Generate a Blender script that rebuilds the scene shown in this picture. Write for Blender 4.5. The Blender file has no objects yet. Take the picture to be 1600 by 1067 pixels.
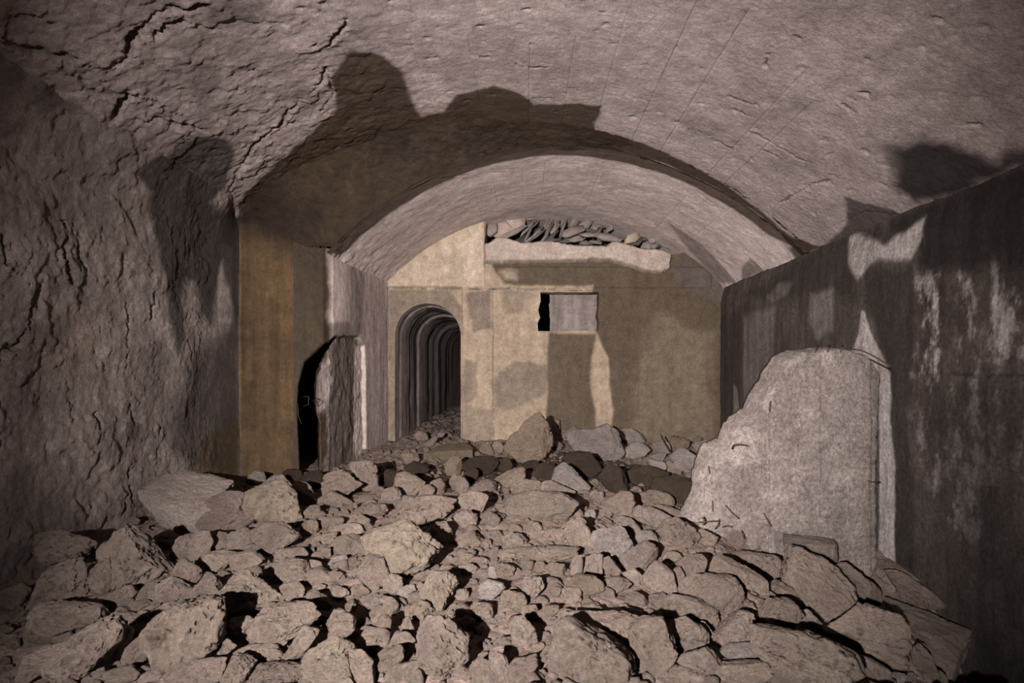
import bpy, bmesh, math, random
import numpy as np
from mathutils import Vector

# ------------------------------------------------------------------ camera, world, light, exposure
FPX, VX, VY = 889.0, 820.0, 575.0          # focal length and vanishing point, in pixels of the 1600x1067 frame
CZ = 1.15                                  # camera height; geometry below is written relative to the camera
scn = bpy.context.scene
COL = scn.collection

cam_d = bpy.data.cameras.new('camera')
cam_d.sensor_width = 36.0
cam_d.lens = 36.0 * FPX / 1600.0
cam_d.shift_x = (800.0 - VX) / 1600.0
cam_d.shift_y = (VY - 533.5) / 1600.0
cam_d.clip_start = 0.02
cam = bpy.data.objects.new('camera', cam_d)
COL.objects.link(cam)
cam.location = (0, 0, CZ)
cam.rotation_euler = (math.pi / 2, 0, 0)
scn.camera = cam

w = bpy.data.worlds.new('darkness')
scn.world = w
w.use_nodes = True
w.node_tree.nodes['Background'].inputs[0].default_value = (0.5, 0.45, 0.5, 1)
w.node_tree.nodes['Background'].inputs[1].default_value = 0.0


def spot(name, loc, aim, energy, size, blend, radius, color):
    d = bpy.data.lights.new(name, 'SPOT')
    d.energy, d.spot_size, d.spot_blend, d.shadow_soft_size, d.color = energy, math.radians(size), blend, radius, color
    o = bpy.data.objects.new(name, d)
    COL.objects.link(o)
    o.location = (loc[0], loc[1], loc[2] + CZ)
    v = Vector(aim) - Vector(loc)
    o.rotation_euler = v.to_track_quat('-Z', 'Y').to_euler()
    return o


spot('flashlight', (-0.95, -1.5, 0.40), (0.30, 6.2, 0.05), 5500, 73, 1.0, 0.03, (1.0, 0.92, 0.885))

scn.view_settings.view_transform = 'Standard'
scn.view_settings.look = 'None'
scn.view_settings.exposure = 0.0
scn.view_settings.gamma = 1.0
scn.view_settings.use_curve_mapping = False

rng = np.random.default_rng(7)
random.seed(7)

# ------------------------------------------------------------------ numpy noise
_perm = np.random.default_rng(3).permutation(256).astype(np.int32)
_perm = np.concatenate([_perm, _perm, _perm])
_g = np.random.default_rng(5).normal(size=(256, 3))
_g = (_g / np.linalg.norm(_g, axis=1)[:, None]).astype(np.float32)


def noise(p):
    p = np.asarray(p, dtype=np.float32)
    i = np.floor(p).astype(np.int32)
    f = p - i
    i &= 255
    u = f * f * f * (f * (f * 6 - 15) + 10)
    X, Y, Z = i[:, 0], i[:, 1], i[:, 2]
    out = 0
    for dx in (0, 1):
        wx = u[:, 0] if dx else 1 - u[:, 0]
        for dy in (0, 1):
            wy = u[:, 1] if dy else 1 - u[:, 1]
            for dz in (0, 1):
                wz = u[:, 2] if dz else 1 - u[:, 2]
                h = _perm[_perm[_perm[(X + dx) & 255] + ((Y + dy) & 255)] + ((Z + dz) & 255)]
                g = _g[h]
                out = out + wx * wy * wz * (g[:, 0] * (f[:, 0] - dx) + g[:, 1] * (f[:, 1] - dy) + g[:, 2] * (f[:, 2] - dz))
    return out * 1.5


def fbm(p, octaves=4, gain=0.5, lac=2.03):
    a, s, o = 1.0, 0.0, 0
    q = np.asarray(p, dtype=np.float32)
    for k in range(octaves):
        o = o + a * noise(q + 17.3 * k)
        s += a
        a *= gain
        q = q * lac
    return o / s


def billow(p, octaves=3, gain=0.5, lac=2.1):
    a, s, o = 1.0, 0.0, 0
    q = np.asarray(p, dtype=np.float32)
    for k in range(octaves):
        o = o + a * np.abs(noise(q + 9.7 * k))
        s += a
        a *= gain
        q = q * lac
    return o / s


def sstep(a, b, x):
    t = np.clip((x - a) / (b - a), 0, 1)
    return t * t * (3 - 2 * t)


def seg_dist(p, a, b):
    ab = b - a
    t = np.clip(((p - a) @ ab) / max(ab @ ab, 1e-12), 0, 1)
    return np.linalg.norm(p - (a + t[:, None] * ab), axis=1)


def line_dist(p, pts):
    d = np.full(len(p), 1e9)
    for k in range(len(pts) - 1):
        d = np.minimum(d, seg_dist(p, pts[k], pts[k + 1]))
    return d


def poly_sd(p, pts):
    """Signed distance to a polygon, negative inside."""
    pts = np.asarray(pts, float)
    d = np.full(len(p), 1e9)
    ins = np.zeros(len(p), bool)
    n = len(pts)
    for k in range(n):
        a, b = pts[k], pts[(k + 1) % n]
        d = np.minimum(d, seg_dist(p, a, b))
        c = (a[1] > p[:, 1]) != (b[1] > p[:, 1])
        if abs(b[1] - a[1]) > 1e-12:
            ins ^= c & (p[:, 0] < (b[0] - a[0]) * (p[:, 1] - a[1]) / (b[1] - a[1]) + a[0])
    return np.where(ins, -d, d)


def ray(px, py):
    return np.array([(px - VX) / FPX, 1.0, (VY - py) / FPX])


def proj(P):
    y = np.maximum(P[..., 1], 0.05)
    return np.stack([VX + FPX * P[..., 0] / y, VY - FPX * P[..., 2] / y], -1)


# ------------------------------------------------------------------ object helpers
def mesh_object(name, verts, faces, mat=None, parent=None, loc=None, smooth=True, attr=None):
    """verts (N,3); faces (M,3|4) int array."""
    me = bpy.data.meshes.new(name)
    verts = np.asarray(verts, np.float32)
    faces = np.asarray(faces, np.int32)
    n, k = faces.shape
    me.vertices.add(len(verts))
    me.vertices.foreach_set('co', verts.ravel())
    me.loops.add(n * k)
    me.loops.foreach_set('vertex_index', faces.ravel())
    me.polygons.add(n)
    me.polygons.foreach_set('loop_start', np.arange(0, n * k, k, dtype=np.int32))
    me.polygons.foreach_set('loop_total', np.full(n, k, np.int32))
    if smooth:
        me.polygons.foreach_set('use_smooth', np.ones(n, bool))
    if attr is not None:
        a = me.attributes.new('stain_shade', 'FLOAT_COLOR', 'POINT')
        a.data.foreach_set('color', np.asarray(attr, np.float32).ravel())
    me.update()
    me.validate()
    if mat:
        me.materials.append(mat)
    o = bpy.data.objects.new(name, me)
    COL.objects.link(o)
    if parent is not None:
        o.parent = parent
        o.location = loc if loc is not None else (0, 0, 0)
    else:
        o.location = loc if loc is not None else (0, 0, CZ)
    return o


def tag(o, label, cat, group=None, kind=None):
    o['label'] = label
    if cat:
        o['category'] = cat
    if group:
        o['group'] = group
    if kind:
        o['kind'] = kind
    return o


def tube(pts, r, seg=6):
    pts = np.asarray(pts, float)
    n = len(pts)
    V, F = [], []
    for i in range(n):
        t = pts[min(i + 1, n - 1)] - pts[max(i - 1, 0)]
        t /= np.linalg.norm(t) + 1e-9
        a = np.cross(t, [0.3, 0.9, 0.2])
        a /= np.linalg.norm(a) + 1e-9
        b = np.cross(t, a)
        for k in range(seg):
            an = 2 * math.pi * k / seg
            V.append(pts[i] + r * (math.cos(an) * a + math.sin(an) * b))
    for i in range(n - 1):
        for k in range(seg):
            F.append((i * seg + k, i * seg + (k + 1) % seg, (i + 1) * seg + (k + 1) % seg, (i + 1) * seg + k))
    V.append(pts[0]); V.append(pts[-1])
    for k in range(seg):
        F.append((n * seg, (k + 1) % seg, k, k))
        F.append((n * seg + 1, (n - 1) * seg + k, (n - 1) * seg + (k + 1) % seg, (n - 1) * seg + (k + 1) % seg))
    Fq = [f for f in F if len(set(f)) == 4]
    Ft = [f[:3] for f in F if len(set(f)) == 3]
    tri = [(q[0], q[1], q[2]) for q in Fq] + [(q[0], q[2], q[3]) for q in Fq] + Ft
    return np.array(V), np.array(tri)


# ------------------------------------------------------------------ materials
def new_mat(name):
    m = bpy.data.materials.new(name)
    m.use_nodes = True
    nt = m.node_tree
    for n in list(nt.nodes):
        nt.nodes.remove(n)
    out = nt.nodes.new('ShaderNodeOutputMaterial')
    bs = nt.nodes.new('ShaderNodeBsdfPrincipled')
    nt.links.new(bs.outputs[0], out.inputs[0])
    bs.inputs['Specular IOR Level'].default_value = 0.25
    return m, nt, bs


def N(nt, typ, **kw):
    n = nt.nodes.new(typ)
    for k, v in kw.items():
        if k.startswith('i_'):
            key = k[2:]
            n.inputs[int(key) if key.isdigit() else key].default_value = v
        else:
            setattr(n, k, v)
    return n


def mixc(nt, fac, a, b, mode='MIX'):
    n = nt.nodes.new('ShaderNodeMix')
    n.data_type = 'RGBA'
    n.blend_type = mode
    for sock, v in ((n.inputs[0], fac), (n.inputs[6], a), (n.inputs[7], b)):
        if isinstance(v, bpy.types.NodeSocket):
            nt.links.new(v, sock)
        elif isinstance(v, (int, float)):
            sock.default_value = v
        else:
            sock.default_value = (*v, 1)
    return n.outputs[2]


def mathn(nt, op, a, b=0.0, c=0.0, clamp=False):
    n = nt.nodes.new('ShaderNodeMath')
    n.operation = op
    n.use_clamp = clamp
    for s, v in zip(n.inputs, (a, b, c)):
        if isinstance(v, bpy.types.NodeSocket):
            nt.links.new(v, s)
        else:
            s.default_value = v
    return n.outputs[0]


def noise_n(nt, vec, scale, detail=6, rough=0.6, dist=0.0):
    n = N(nt, 'ShaderNodeTexNoise')
    n.inputs['Scale'].default_value = scale
    n.inputs['Detail'].default_value = detail
    n.inputs['Roughness'].default_value = rough
    n.inputs['Distortion'].default_value = dist
    nt.links.new(vec, n.inputs['Vector'])
    return n.outputs['Fac']


def ramp(nt, fac, lo, hi):
    n = N(nt, 'ShaderNodeMapRange')
    n.inputs[1].default_value, n.inputs[2].default_value = lo, hi
    nt.links.new(fac, n.inputs[0])
    return n.outputs[0]


def bump_n(nt, bs, h, strength, dist):
    b = N(nt, 'ShaderNodeBump')
    b.inputs['Strength'].default_value = strength
    b.inputs['Distance'].default_value = dist
    nt.links.new(h, b.inputs['Height'])
    nt.links.new(b.outputs[0], bs.inputs['Normal'])


WET = (0.056, 0.036, 0.021)
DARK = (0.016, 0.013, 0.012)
OCHRE = (0.30, 0.20, 0.095)


def concrete(name, lo, hi, pale=(0.60, 0.51, 0.48), bump=0.6, dark=DARK, wet=WET, streak=0.0, speck=0.0, ochre=OCHRE, grain=0.4):
    m, nt, bs = new_mat(name)
    tc = N(nt, 'ShaderNodeTexCoord')
    v = tc.outputs['Object']
    big = noise_n(nt, v, 1.7, 6, 0.6)
    mid = noise_n(nt, v, 9.0, 8, 0.65)
    fine = noise_n(nt, v, 70.0, 6, 0.7)
    c = mixc(nt, ramp(nt, big, 0.3, 0.7), lo, hi)
    at = N(nt, 'ShaderNodeAttribute', attribute_name='stain_shade')
    sep = N(nt, 'ShaderNodeSeparateColor')
    nt.links.new(at.outputs['Color'], sep.inputs[0])
    R, G, B, A = sep.outputs[0], sep.outputs[1], sep.outputs[2], at.outputs['Alpha']
    c = mixc(nt, A, c, ochre)
    c = mixc(nt, B, c, pale)
    c = mixc(nt, R, c, wet)
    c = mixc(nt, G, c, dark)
    if streak:
        mp = N(nt, 'ShaderNodeMapping')
        mp.inputs['Scale'].default_value = (9, 9, 0.9)
        nt.links.new(v, mp.inputs[0])
        st = ramp(nt, noise_n(nt, mp.outputs[0], 1.0, 6, 0.65), 0.35, 0.65)
        c = mixc(nt, streak, c, mixc(nt, st, (0.45, 0.42, 0.40), (1.25, 1.25, 1.25)), 'MULTIPLY')
    c = mixc(nt, 0.75, c, mixc(nt, ramp(nt, mid, 0.28, 0.72), (0.58, 0.55, 0.53), (1.22, 1.22, 1.22)), 'MULTIPLY')
    c = mixc(nt, 0.6, c, mixc(nt, ramp(nt, fine, 0.3, 0.7), (0.6, 0.6, 0.6), (1.25, 1.25, 1.25)), 'MULTIPLY')
    c = mixc(nt, grain, c, mixc(nt, ramp(nt, noise_n(nt, v, 34.0, 8, 0.75), 0.36, 0.64), (0.5, 0.48, 0.47), (1.4, 1.4, 1.4)), 'MULTIPLY')
    if speck:
        vo = N(nt, 'ShaderNodeTexVoronoi')
        vo.inputs['Scale'].default_value = 45
        nt.links.new(v, vo.inputs['Vector'])
        c = mixc(nt, mathn(nt, 'MULTIPLY', ramp(nt, vo.outputs['Distance'], 0.30, 0.12), speck), c, (0.55, 0.46, 0.36))
    nt.links.new(c, bs.inputs['Base Color'])
    nt.links.new(mathn(nt, 'MULTIPLY_ADD', R, -0.28, 0.92), bs.inputs['Roughness'])
    h = mathn(nt, 'ADD', mathn(nt, 'MULTIPLY', noise_n(nt, v, 26.0, 10, 0.72), 1.0), mathn(nt, 'MULTIPLY', noise_n(nt, v, 120.0, 4, 0.7), 0.35))
    bump_n(nt, bs, h, bump, 0.03)
    return m


def rock_material(name, bump=0.9, var=0.8, scale=1.0):
    m, nt, bs = new_mat(name)
    tc = N(nt, 'ShaderNodeTexCoord')
    oi = N(nt, 'ShaderNodeObjectInfo')
    off = N(nt, 'ShaderNodeVectorMath', operation='ADD')
    cmb = N(nt, 'ShaderNodeCombineXYZ')
    for k in range(3):
        nt.links.new(mathn(nt, 'MULTIPLY', oi.outputs['Random'], 20.0 + 13 * k), cmb.inputs[k])
    nt.links.new(tc.outputs['Object'], off.inputs[0])
    nt.links.new(cmb.outputs[0], off.inputs[1])
    v = off.outputs[0]
    c = oi.outputs['Color']
    mid = noise_n(nt, v, 7.0 * scale, 7, 0.65)
    fine = noise_n(nt, v, 60.0 * scale, 6, 0.7)
    c = mixc(nt, var, c, mixc(nt, ramp(nt, mid, 0.3, 0.7), (0.70, 0.66, 0.64), (1.22, 1.24, 1.24)), 'MULTIPLY')
    c = mixc(nt, var * 0.8, c, mixc(nt, ramp(nt, fine, 0.3, 0.7), (0.52, 0.50, 0.49), (1.42, 1.41, 1.39)), 'MULTIPLY')
    vo = N(nt, 'ShaderNodeTexVoronoi')
    vo.inputs['Scale'].default_value = 55 * scale
    nt.links.new(v, vo.inputs['Vector'])
    c = mixc(nt, mathn(nt, 'MULTIPLY', ramp(nt, vo.outputs['Distance'], 0.26, 0.10), 0.35), c, mixc(nt, 1.0, c, (1.5, 1.5, 1.5), 'MULTIPLY'))
    nt.links.new(c, bs.inputs['Base Color'])
    bs.inputs['Roughness'].default_value = 0.93
    h = mathn(nt, 'ADD', noise_n(nt, v, 24.0 * scale, 12, 0.74), mathn(nt, 'MULTIPLY', noise_n(nt, v, 130.0 * scale, 4, 0.7), 0.3))
    bump_n(nt, bs, h, bump, 0.085)
    return m


M_VAULT = concrete('vault_plaster', (0.28, 0.228, 0.218), (0.44, 0.365, 0.352), bump=0.7)
M_INNER = concrete('inner_vault_concrete', (0.60, 0.51, 0.485), (0.71, 0.61, 0.585), bump=0.4)
M_LEFT = concrete('left_wall_plaster', (0.25, 0.205, 0.190), (0.40, 0.335, 0.312), bump=1.1)
M_PIER = concrete('pier_concrete', (0.085, 0.054, 0.028), (0.135, 0.088, 0.046), pale=(0.26, 0.20, 0.11), bump=0.7, streak=0.6, wet=(0.030, 0.0195, 0.0115))
M_SIDE = concrete('side_wall_concrete', (0.44, 0.375, 0.355), (0.58, 0.50, 0.475), bump=0.4, streak=0.5, wet=(0.045, 0.030, 0.018))
M_BACK = concrete('back_wall_concrete', (0.31, 0.245, 0.18), (0.41, 0.33, 0.25), pale=(0.50, 0.42, 0.335), bump=0.45, streak=0.25, speck=0.12,
                  wet=(0.054, 0.037, 0.022), dark=(0.10, 0.082, 0.075))
M_RIGHT = concrete('right_wall_concrete', (0.055, 0.044, 0.040), (0.10, 0.082, 0.075), pale=(0.48, 0.44, 0.435), bump=0.6, streak=0.6, grain=0.7)
M_TUNNEL = concrete('tunnel_concrete', (0.36, 0.31, 0.29), (0.50, 0.43, 0.41), bump=0.4, streak=0.8)
M_SLAB = concrete('slab_concrete', (0.25, 0.212, 0.195), (0.38, 0.33, 0.305), pale=(0.52, 0.445, 0.41), bump=1.4, speck=0.15, streak=0.1, grain=0.85)
M_BEAM = concrete('beam_concrete', (0.40, 0.34, 0.295), (0.50, 0.42, 0.37), bump=0.8, speck=0.3)
M_GROUND = concrete('rubble_ground', (0.215, 0.158, 0.132), (0.335, 0.258, 0.218), bump=1.2, wet=(0.07, 0.05, 0.034))
M_ROCK = rock_material('broken_concrete', bump=1.2)
M_SLATE = rock_material('slate', bump=0.3, var=0.7)
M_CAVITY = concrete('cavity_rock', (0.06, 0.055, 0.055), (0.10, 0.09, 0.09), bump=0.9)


def rust_material():
    m, nt, bs = new_mat('rusty_steel')
    tc = N(nt, 'ShaderNodeTexCoord')
    f = noise_n(nt, tc.outputs['Object'], 80, 5, 0.6)
    nt.links.new(mixc(nt, f, (0.022, 0.015, 0.012), (0.075, 0.042, 0.028)), bs.inputs['Base Color'])
    bs.inputs['Roughness'].default_value = 0.8
    return m


M_RUST = rust_material()

# ------------------------------------------------------------------ parametric surfaces with stains, seams and cracks


class Surf:
    def __init__(self, U, V, fn, flip=False, seed=0.0):
        self.U, self.V = np.asarray(U, float), np.asarray(V, float)
        self.uu, self.vv = np.meshgrid(self.U, self.V, indexing='ij')
        self.P = fn(self.uu, self.vv)
        du = np.gradient(self.P, axis=0)
        dv = np.gradient(self.P, axis=1)
        n = np.cross(du, dv)
        n /= np.linalg.norm(n, axis=2)[..., None] + 1e-12
        self.Nrm = -n if flip else n
        self.flip = flip
        self.uv = np.stack([self.uu.ravel(), self.vv.ravel()], 1)
        self.pts = self.P.reshape(-1, 3)
        self.px = proj(self.pts)
        self.vis = self.pts[:, 1] > 0.4
        self.disp = np.zeros(len(self.uv))
        self.st = np.zeros((len(self.uv), 4))
        self.hole = None
        p = self.pts * 1.0 + seed
        self.w1 = np.stack([fbm(p * 2.3 + 3.1, 5, 0.6), fbm(p * 2.3 + 41.7, 5, 0.6)], 1)
        self.seed = seed

    def to_uv(self, pts):
        out = []
        for x, y in pts:
            d = (self.px[:, 0] - x) ** 2 + (self.px[:, 1] - y) ** 2
            d[~self.vis] = 1e12
            out.append(self.uv[int(np.argmin(d))])
        return np.array(out)

    def poly(self, ch, pts, soft=0.05, amt=1.0, warp=0.12, op='max'):
        q = self.to_uv(pts)
        m = self.box(q, soft + warp + 0.05)
        if not m.any():
            return
        sd = poly_sd(self.uv[m] + self.w1[m] * warp, q)
        k = sstep(soft, -soft, sd) * amt
        cur = self.st[m, ch]
        self.st[m, ch] = np.maximum(cur, k) if op == 'max' else cur * (1 - k)

    def box(self, q, pad):
        return ((self.uv[:, 0] > q[:, 0].min() - pad) & (self.uv[:, 0] < q[:, 0].max() + pad)
                & (self.uv[:, 1] > q[:, 1].min() - pad) & (self.uv[:, 1] < q[:, 1].max() + pad))

    def crack(self, pts, width=0.02, depth=0.03, warp=0.06, color=0.0, ch=1):
        q = self.to_uv(pts)
        m = self.box(q, width * 3 + warp)
        if not m.any():
            return
        wv = np.stack([fbm(self.pts[m] * 10 + 5.5, 4, 0.65), fbm(self.pts[m] * 10 + 25.5, 4, 0.65)], 1) * 1.6
        d = line_dist(self.uv[m] + self.w1[m] * warp + wv * warp * 0.5, q)
        wl = width * np.clip(0.45 + 1.5 * fbm(self.pts[m] * 4 + 2.2, 3), 0.12, 1.4)
        k = np.clip(1 - d / wl, 0, 1)
        self.disp[m] -= depth * k ** 0.7
        band = np.clip(1 - d / (width * 3.2), 0, 1)
        self.disp[m] += band * min(width, 0.03) * 0.9 * fbm(self.pts[m] * 22 + 3.3, 4, 0.7)
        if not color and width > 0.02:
            color = 0.5  # wide cracks: shade inside them painted in as dark colour
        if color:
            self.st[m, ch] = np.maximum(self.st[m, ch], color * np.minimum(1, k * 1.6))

    def offset(self, pts, amount, soft=0.012, warp=0.02):
        q = self.to_uv(pts)
        m = self.box(q, soft + warp + 0.05)
        sd = poly_sd(self.uv[m] + self.w1[m] * warp, q)
        self.disp[m] += amount * sstep(soft, -soft, sd)

    def groove_u(self, u0, v0, v1, depth=0.012, w=0.007):
        m = (np.abs(self.uv[:, 0] - u0) < w) & (self.uv[:, 1] > v0) & (self.uv[:, 1] < v1)
        self.disp[m] -= depth * (1 - np.abs(self.uv[m, 0] - u0) / w)

    def build(self, name, mat, holes=(), reveal=(), parent=None, loc=None):
        """holes: list of uv polygons to cut; reveal: matching extrusion vectors (or None)."""
        P = self.pts + self.Nrm.reshape(-1, 3) * self.disp[:, None]
        nu, nv = len(self.U), len(self.V)
        idx = np.arange(nu * nv).reshape(nu, nv)
        F = np.stack([idx[:-1, :-1], idx[1:, :-1], idx[1:, 1:], idx[:-1, 1:]], -1).reshape(-1, 4)
        if self.flip:
            F = F[:, ::-1]
        st = self.st
        extra = []
        for q, vec in zip(holes, reveal):
            cen = self.uv[F].mean(1)
            rem = poly_sd(cen, q) < 0
            gone, F = F[rem], F[~rem]
            bv = np.intersect1d(np.unique(gone), np.unique(F))
            qq = np.asarray(q)
            best = np.full(len(bv), 1e9)
            tgt = np.zeros((len(bv), 2))
            src = self.uv[bv]
            for k in range(len(qq)):
                a, b = qq[k], qq[(k + 1) % len(qq)]
                ab = b - a
                t = np.clip(((src - a) @ ab) / max(ab @ ab, 1e-12), 0, 1)
                c = a + t[:, None] * ab
                d = np.linalg.norm(src - c, axis=1)
                s = d < best
                best[s] = d[s]
                tgt[s] = c[s]
            # move those vertices onto the outline, in the surface's own local frame
            du = np.gradient(self.P, self.U, axis=0).reshape(-1, 3)[bv]
            dv = np.gradient(self.P, self.V, axis=1).reshape(-1, 3)[bv]
            dl = tgt - src
            P[bv] += du * dl[:, :1] + dv * dl[:, 1:]
            if vec is not None:
                e = np.concatenate([gone[:, [0, 1]], gone[:, [1, 2]], gone[:, [2, 3]], gone[:, [3, 0]]])
                key = np.sort(e, 1)
                kk = key[:, 0].astype(np.int64) * (nu * nv) + key[:, 1]
                uq, first, cnt = np.unique(kk, return_index=True, return_counts=True)
                be = e[first[cnt == 1]]
                on = np.isin(be, bv).all(1)
                be = be[on]
                vid = np.unique(be)
                base = len(P)
                steps = 6
                vec = np.asarray(vec, float)
                newP, newS = [], []
                mp = [{int(v): int(v) for v in vid}]
                for s in range(1, steps + 1):
                    f = s / steps
                    pts = P[vid] + vec * f
                    pts = pts + 0.02 * np.stack([fbm(pts * 7 + 3, 3), fbm(pts * 7 + 13, 3), fbm(pts * 7 + 23, 3)], 1)
                    mp.append({int(v): base + (s - 1) * len(vid) + j for j, v in enumerate(vid)})
                    newP.append(pts)
                    newS.append(st[vid])
                P = np.concatenate([P] + newP)
                st = np.concatenate([st] + newS)
                RF = []
                for s in range(steps):
                    for a, b in be:
                        RF.append((mp[s][int(a)], mp[s][int(b)], mp[s + 1][int(b)], mp[s + 1][int(a)]))
                extra.append(np.array(RF))
        F = np.concatenate([F] + extra)
        used = np.unique(F)
        rm = np.full(len(P), -1)
        rm[used] = np.arange(len(used))
        pad = st[used] if len(st) == len(P) else st[used]
        return mesh_object(name, P[used], rm[F], mat, attr=pad, parent=parent, loc=loc)


def axis(parts, extra=(), w=0.006):
    a = np.concatenate([np.arange(p[0], p[1], p[2]) for p in parts] + [[parts[-1][1]]])
    ex = np.concatenate([[e - w, e, e + w] for e in extra]) if len(extra) else np.array([])
    a = np.unique(np.round(np.concatenate([a, ex]), 5))
    keep = np.concatenate([[True], np.diff(a) > 0.0015])
    return a[keep]


def circle3(p1, p2, p3):
    (ax, ay), (bx, by), (cx, cy) = p1, p2, p3
    d = 2 * (ax * (by - cy) + bx * (cy - ay) + cx * (ay - by))
    ux = ((ax**2 + ay**2) * (by - cy) + (bx**2 + by**2) * (cy - ay) + (cx**2 + cy**2) * (ay - by)) / d
    uy = ((ax**2 + ay**2) * (cx - bx) + (bx**2 + by**2) * (ax - cx) + (cx**2 + cy**2) * (bx - ax)) / d
    return ux, uy, math.hypot(ax - ux, ay - uy)


XL, XR = -2.90, 2.82
YS, YB = 5.80, 8.20
OC = circle3((XL, 1.50), (0.20, 2.36), (XR + 0.06, 1.16))
IC = circle3((-1.985, 1.22), (0.43, 2.265), (XR + 0.05, 1.16))


def arc(C, p, q):
    cx, cz, R = C
    a0, a1 = math.atan2(p[1] - cz, p[0] - cx), math.atan2(q[1] - cz, q[0] - cx)
    return cx, cz, R, a0, a1


IAR = arc(IC, (-2.0, 1.21), (XR + 0.05, 1.16))
OA = arc(OC, (XL - 0.03, 1.48), (XR + 0.06, 1.16))
IA = (IAR[0], IAR[1], IAR[2], IAR[3] + 0.012, IAR[4])     # runs on a little behind the side wall


def arc_pt(A, s):
    cx, cz, R, a0, a1 = A
    a = a0 - s / R
    return cx + R * np.cos(a), cz + R * np.sin(a)


def arc_len(A):
    return (A[3] - A[4]) * A[2]


def px_to_s(A, px, py):
    """Arc position where the ray through a pixel meets the vault."""
    s = np.linspace(0, arc_len(A), 2000)
    x, z = arc_pt(A, s)
    ang = np.arctan2(z, x)
    r = math.atan2(VY - py, px - VX)
    return s[int(np.argmin(np.abs(ang - r)))]


# --- outer vault
seams = [px_to_s(OA, *p) for p in ((745, 130), (827, 140), (948, 130), (1022, 145), (368, 90), (275, 105), (1280, 88), (1165, 257), (1350, 332), (672, 150), (560, 120), (890, 120), (1105, 120))]
LO = arc_len(OA)
U = axis([(0, LO, 0.013)], seams, 0.006)
Vv = axis([(-4.0, 2.5, 0.08), (2.5, YS, 0.0125)])


def f_outer(u, v):
    x, z = arc_pt(OA, u)
    return np.stack([x, v, z], -1)


S = Surf(U, Vv, f_outer, flip=False, seed=1.3)
if S.Nrm[len(U) // 2, 10][2] > 0:
    S.Nrm, S.flip = -S.Nrm, True
leftness = sstep(3.2, 0.4, S.uv[:, 0])
S.disp += 0.020 * fbm(S.pts * 1.6, 4) + (0.008 + 0.030 * leftness) * fbm(S.pts * 4.5, 5, 0.6)
S.disp -= 0.016 * leftness * np.clip(billow(S.pts * 6 + 4, 4, 0.6) - 0.15, 0, 1)
S.disp += leftness * (0.016 * sstep(0.10, 0.14, fbm(S.pts * 1.7 + 90, 4, 0.5)) + 0.008 * sstep(0.12, 0.08, fbm(S.pts * 4.4 + 130, 5, 0.6)))
S.disp += 0.005 * fbm(S.pts * 26, 3, 0.6) + 0.008 * leftness * fbm(S.pts * 13 + 5, 4, 0.65)
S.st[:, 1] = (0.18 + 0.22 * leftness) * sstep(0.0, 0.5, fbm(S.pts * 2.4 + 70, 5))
S.st[:, 2] = 0.25 * sstep(0.1, 0.5, fbm(S.pts * 1.9 + 170, 4))
pit = noise(S.pts * 11 + 50)
S.disp -= 0.012 * sstep(0.55, 0.75, pit)
for s in seams:
    v0 = 3.3 + 1.2 * rng.random()
    S.groove_u(s, v0, YS - 0.3 * rng.random(), 0.0065, 0.0065)
L1 = lambda pts, ox=0, oy=0, k=2.963: [(ox + x / k, oy + y / k) for x, y in pts]
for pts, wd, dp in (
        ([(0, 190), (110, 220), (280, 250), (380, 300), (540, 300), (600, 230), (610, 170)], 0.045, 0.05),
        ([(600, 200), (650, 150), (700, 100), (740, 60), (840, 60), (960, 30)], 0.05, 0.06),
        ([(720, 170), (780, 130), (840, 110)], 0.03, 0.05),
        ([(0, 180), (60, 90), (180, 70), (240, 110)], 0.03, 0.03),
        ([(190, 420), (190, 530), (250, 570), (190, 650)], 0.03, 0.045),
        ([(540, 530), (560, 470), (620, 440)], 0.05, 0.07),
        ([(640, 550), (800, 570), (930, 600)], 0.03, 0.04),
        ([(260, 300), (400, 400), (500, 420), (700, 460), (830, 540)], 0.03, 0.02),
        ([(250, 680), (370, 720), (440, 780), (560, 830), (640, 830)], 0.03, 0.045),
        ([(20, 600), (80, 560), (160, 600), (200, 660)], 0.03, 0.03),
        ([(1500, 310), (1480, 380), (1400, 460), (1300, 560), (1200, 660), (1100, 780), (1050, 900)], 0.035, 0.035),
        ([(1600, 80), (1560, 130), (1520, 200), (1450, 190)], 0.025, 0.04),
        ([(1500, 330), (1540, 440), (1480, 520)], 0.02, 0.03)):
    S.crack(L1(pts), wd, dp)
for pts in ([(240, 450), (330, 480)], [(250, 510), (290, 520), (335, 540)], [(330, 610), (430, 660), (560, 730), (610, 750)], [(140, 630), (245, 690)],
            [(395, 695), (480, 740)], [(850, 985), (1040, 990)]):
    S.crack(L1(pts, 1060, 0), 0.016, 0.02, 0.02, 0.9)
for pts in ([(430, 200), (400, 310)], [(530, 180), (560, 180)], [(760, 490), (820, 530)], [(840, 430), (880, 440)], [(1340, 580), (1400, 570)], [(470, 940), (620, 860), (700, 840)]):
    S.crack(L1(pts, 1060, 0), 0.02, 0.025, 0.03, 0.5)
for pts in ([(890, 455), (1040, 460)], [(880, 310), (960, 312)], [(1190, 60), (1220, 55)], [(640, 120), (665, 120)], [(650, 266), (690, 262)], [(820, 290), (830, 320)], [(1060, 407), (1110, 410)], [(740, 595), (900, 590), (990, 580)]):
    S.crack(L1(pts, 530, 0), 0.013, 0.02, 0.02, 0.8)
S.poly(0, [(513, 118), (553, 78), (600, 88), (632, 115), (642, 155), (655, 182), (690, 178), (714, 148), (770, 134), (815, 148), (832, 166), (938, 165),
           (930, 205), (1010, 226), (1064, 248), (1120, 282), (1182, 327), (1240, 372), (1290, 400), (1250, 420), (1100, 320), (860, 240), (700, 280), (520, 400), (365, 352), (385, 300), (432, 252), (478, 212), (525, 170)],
       0.022, 0.96, 0.075)
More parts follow.
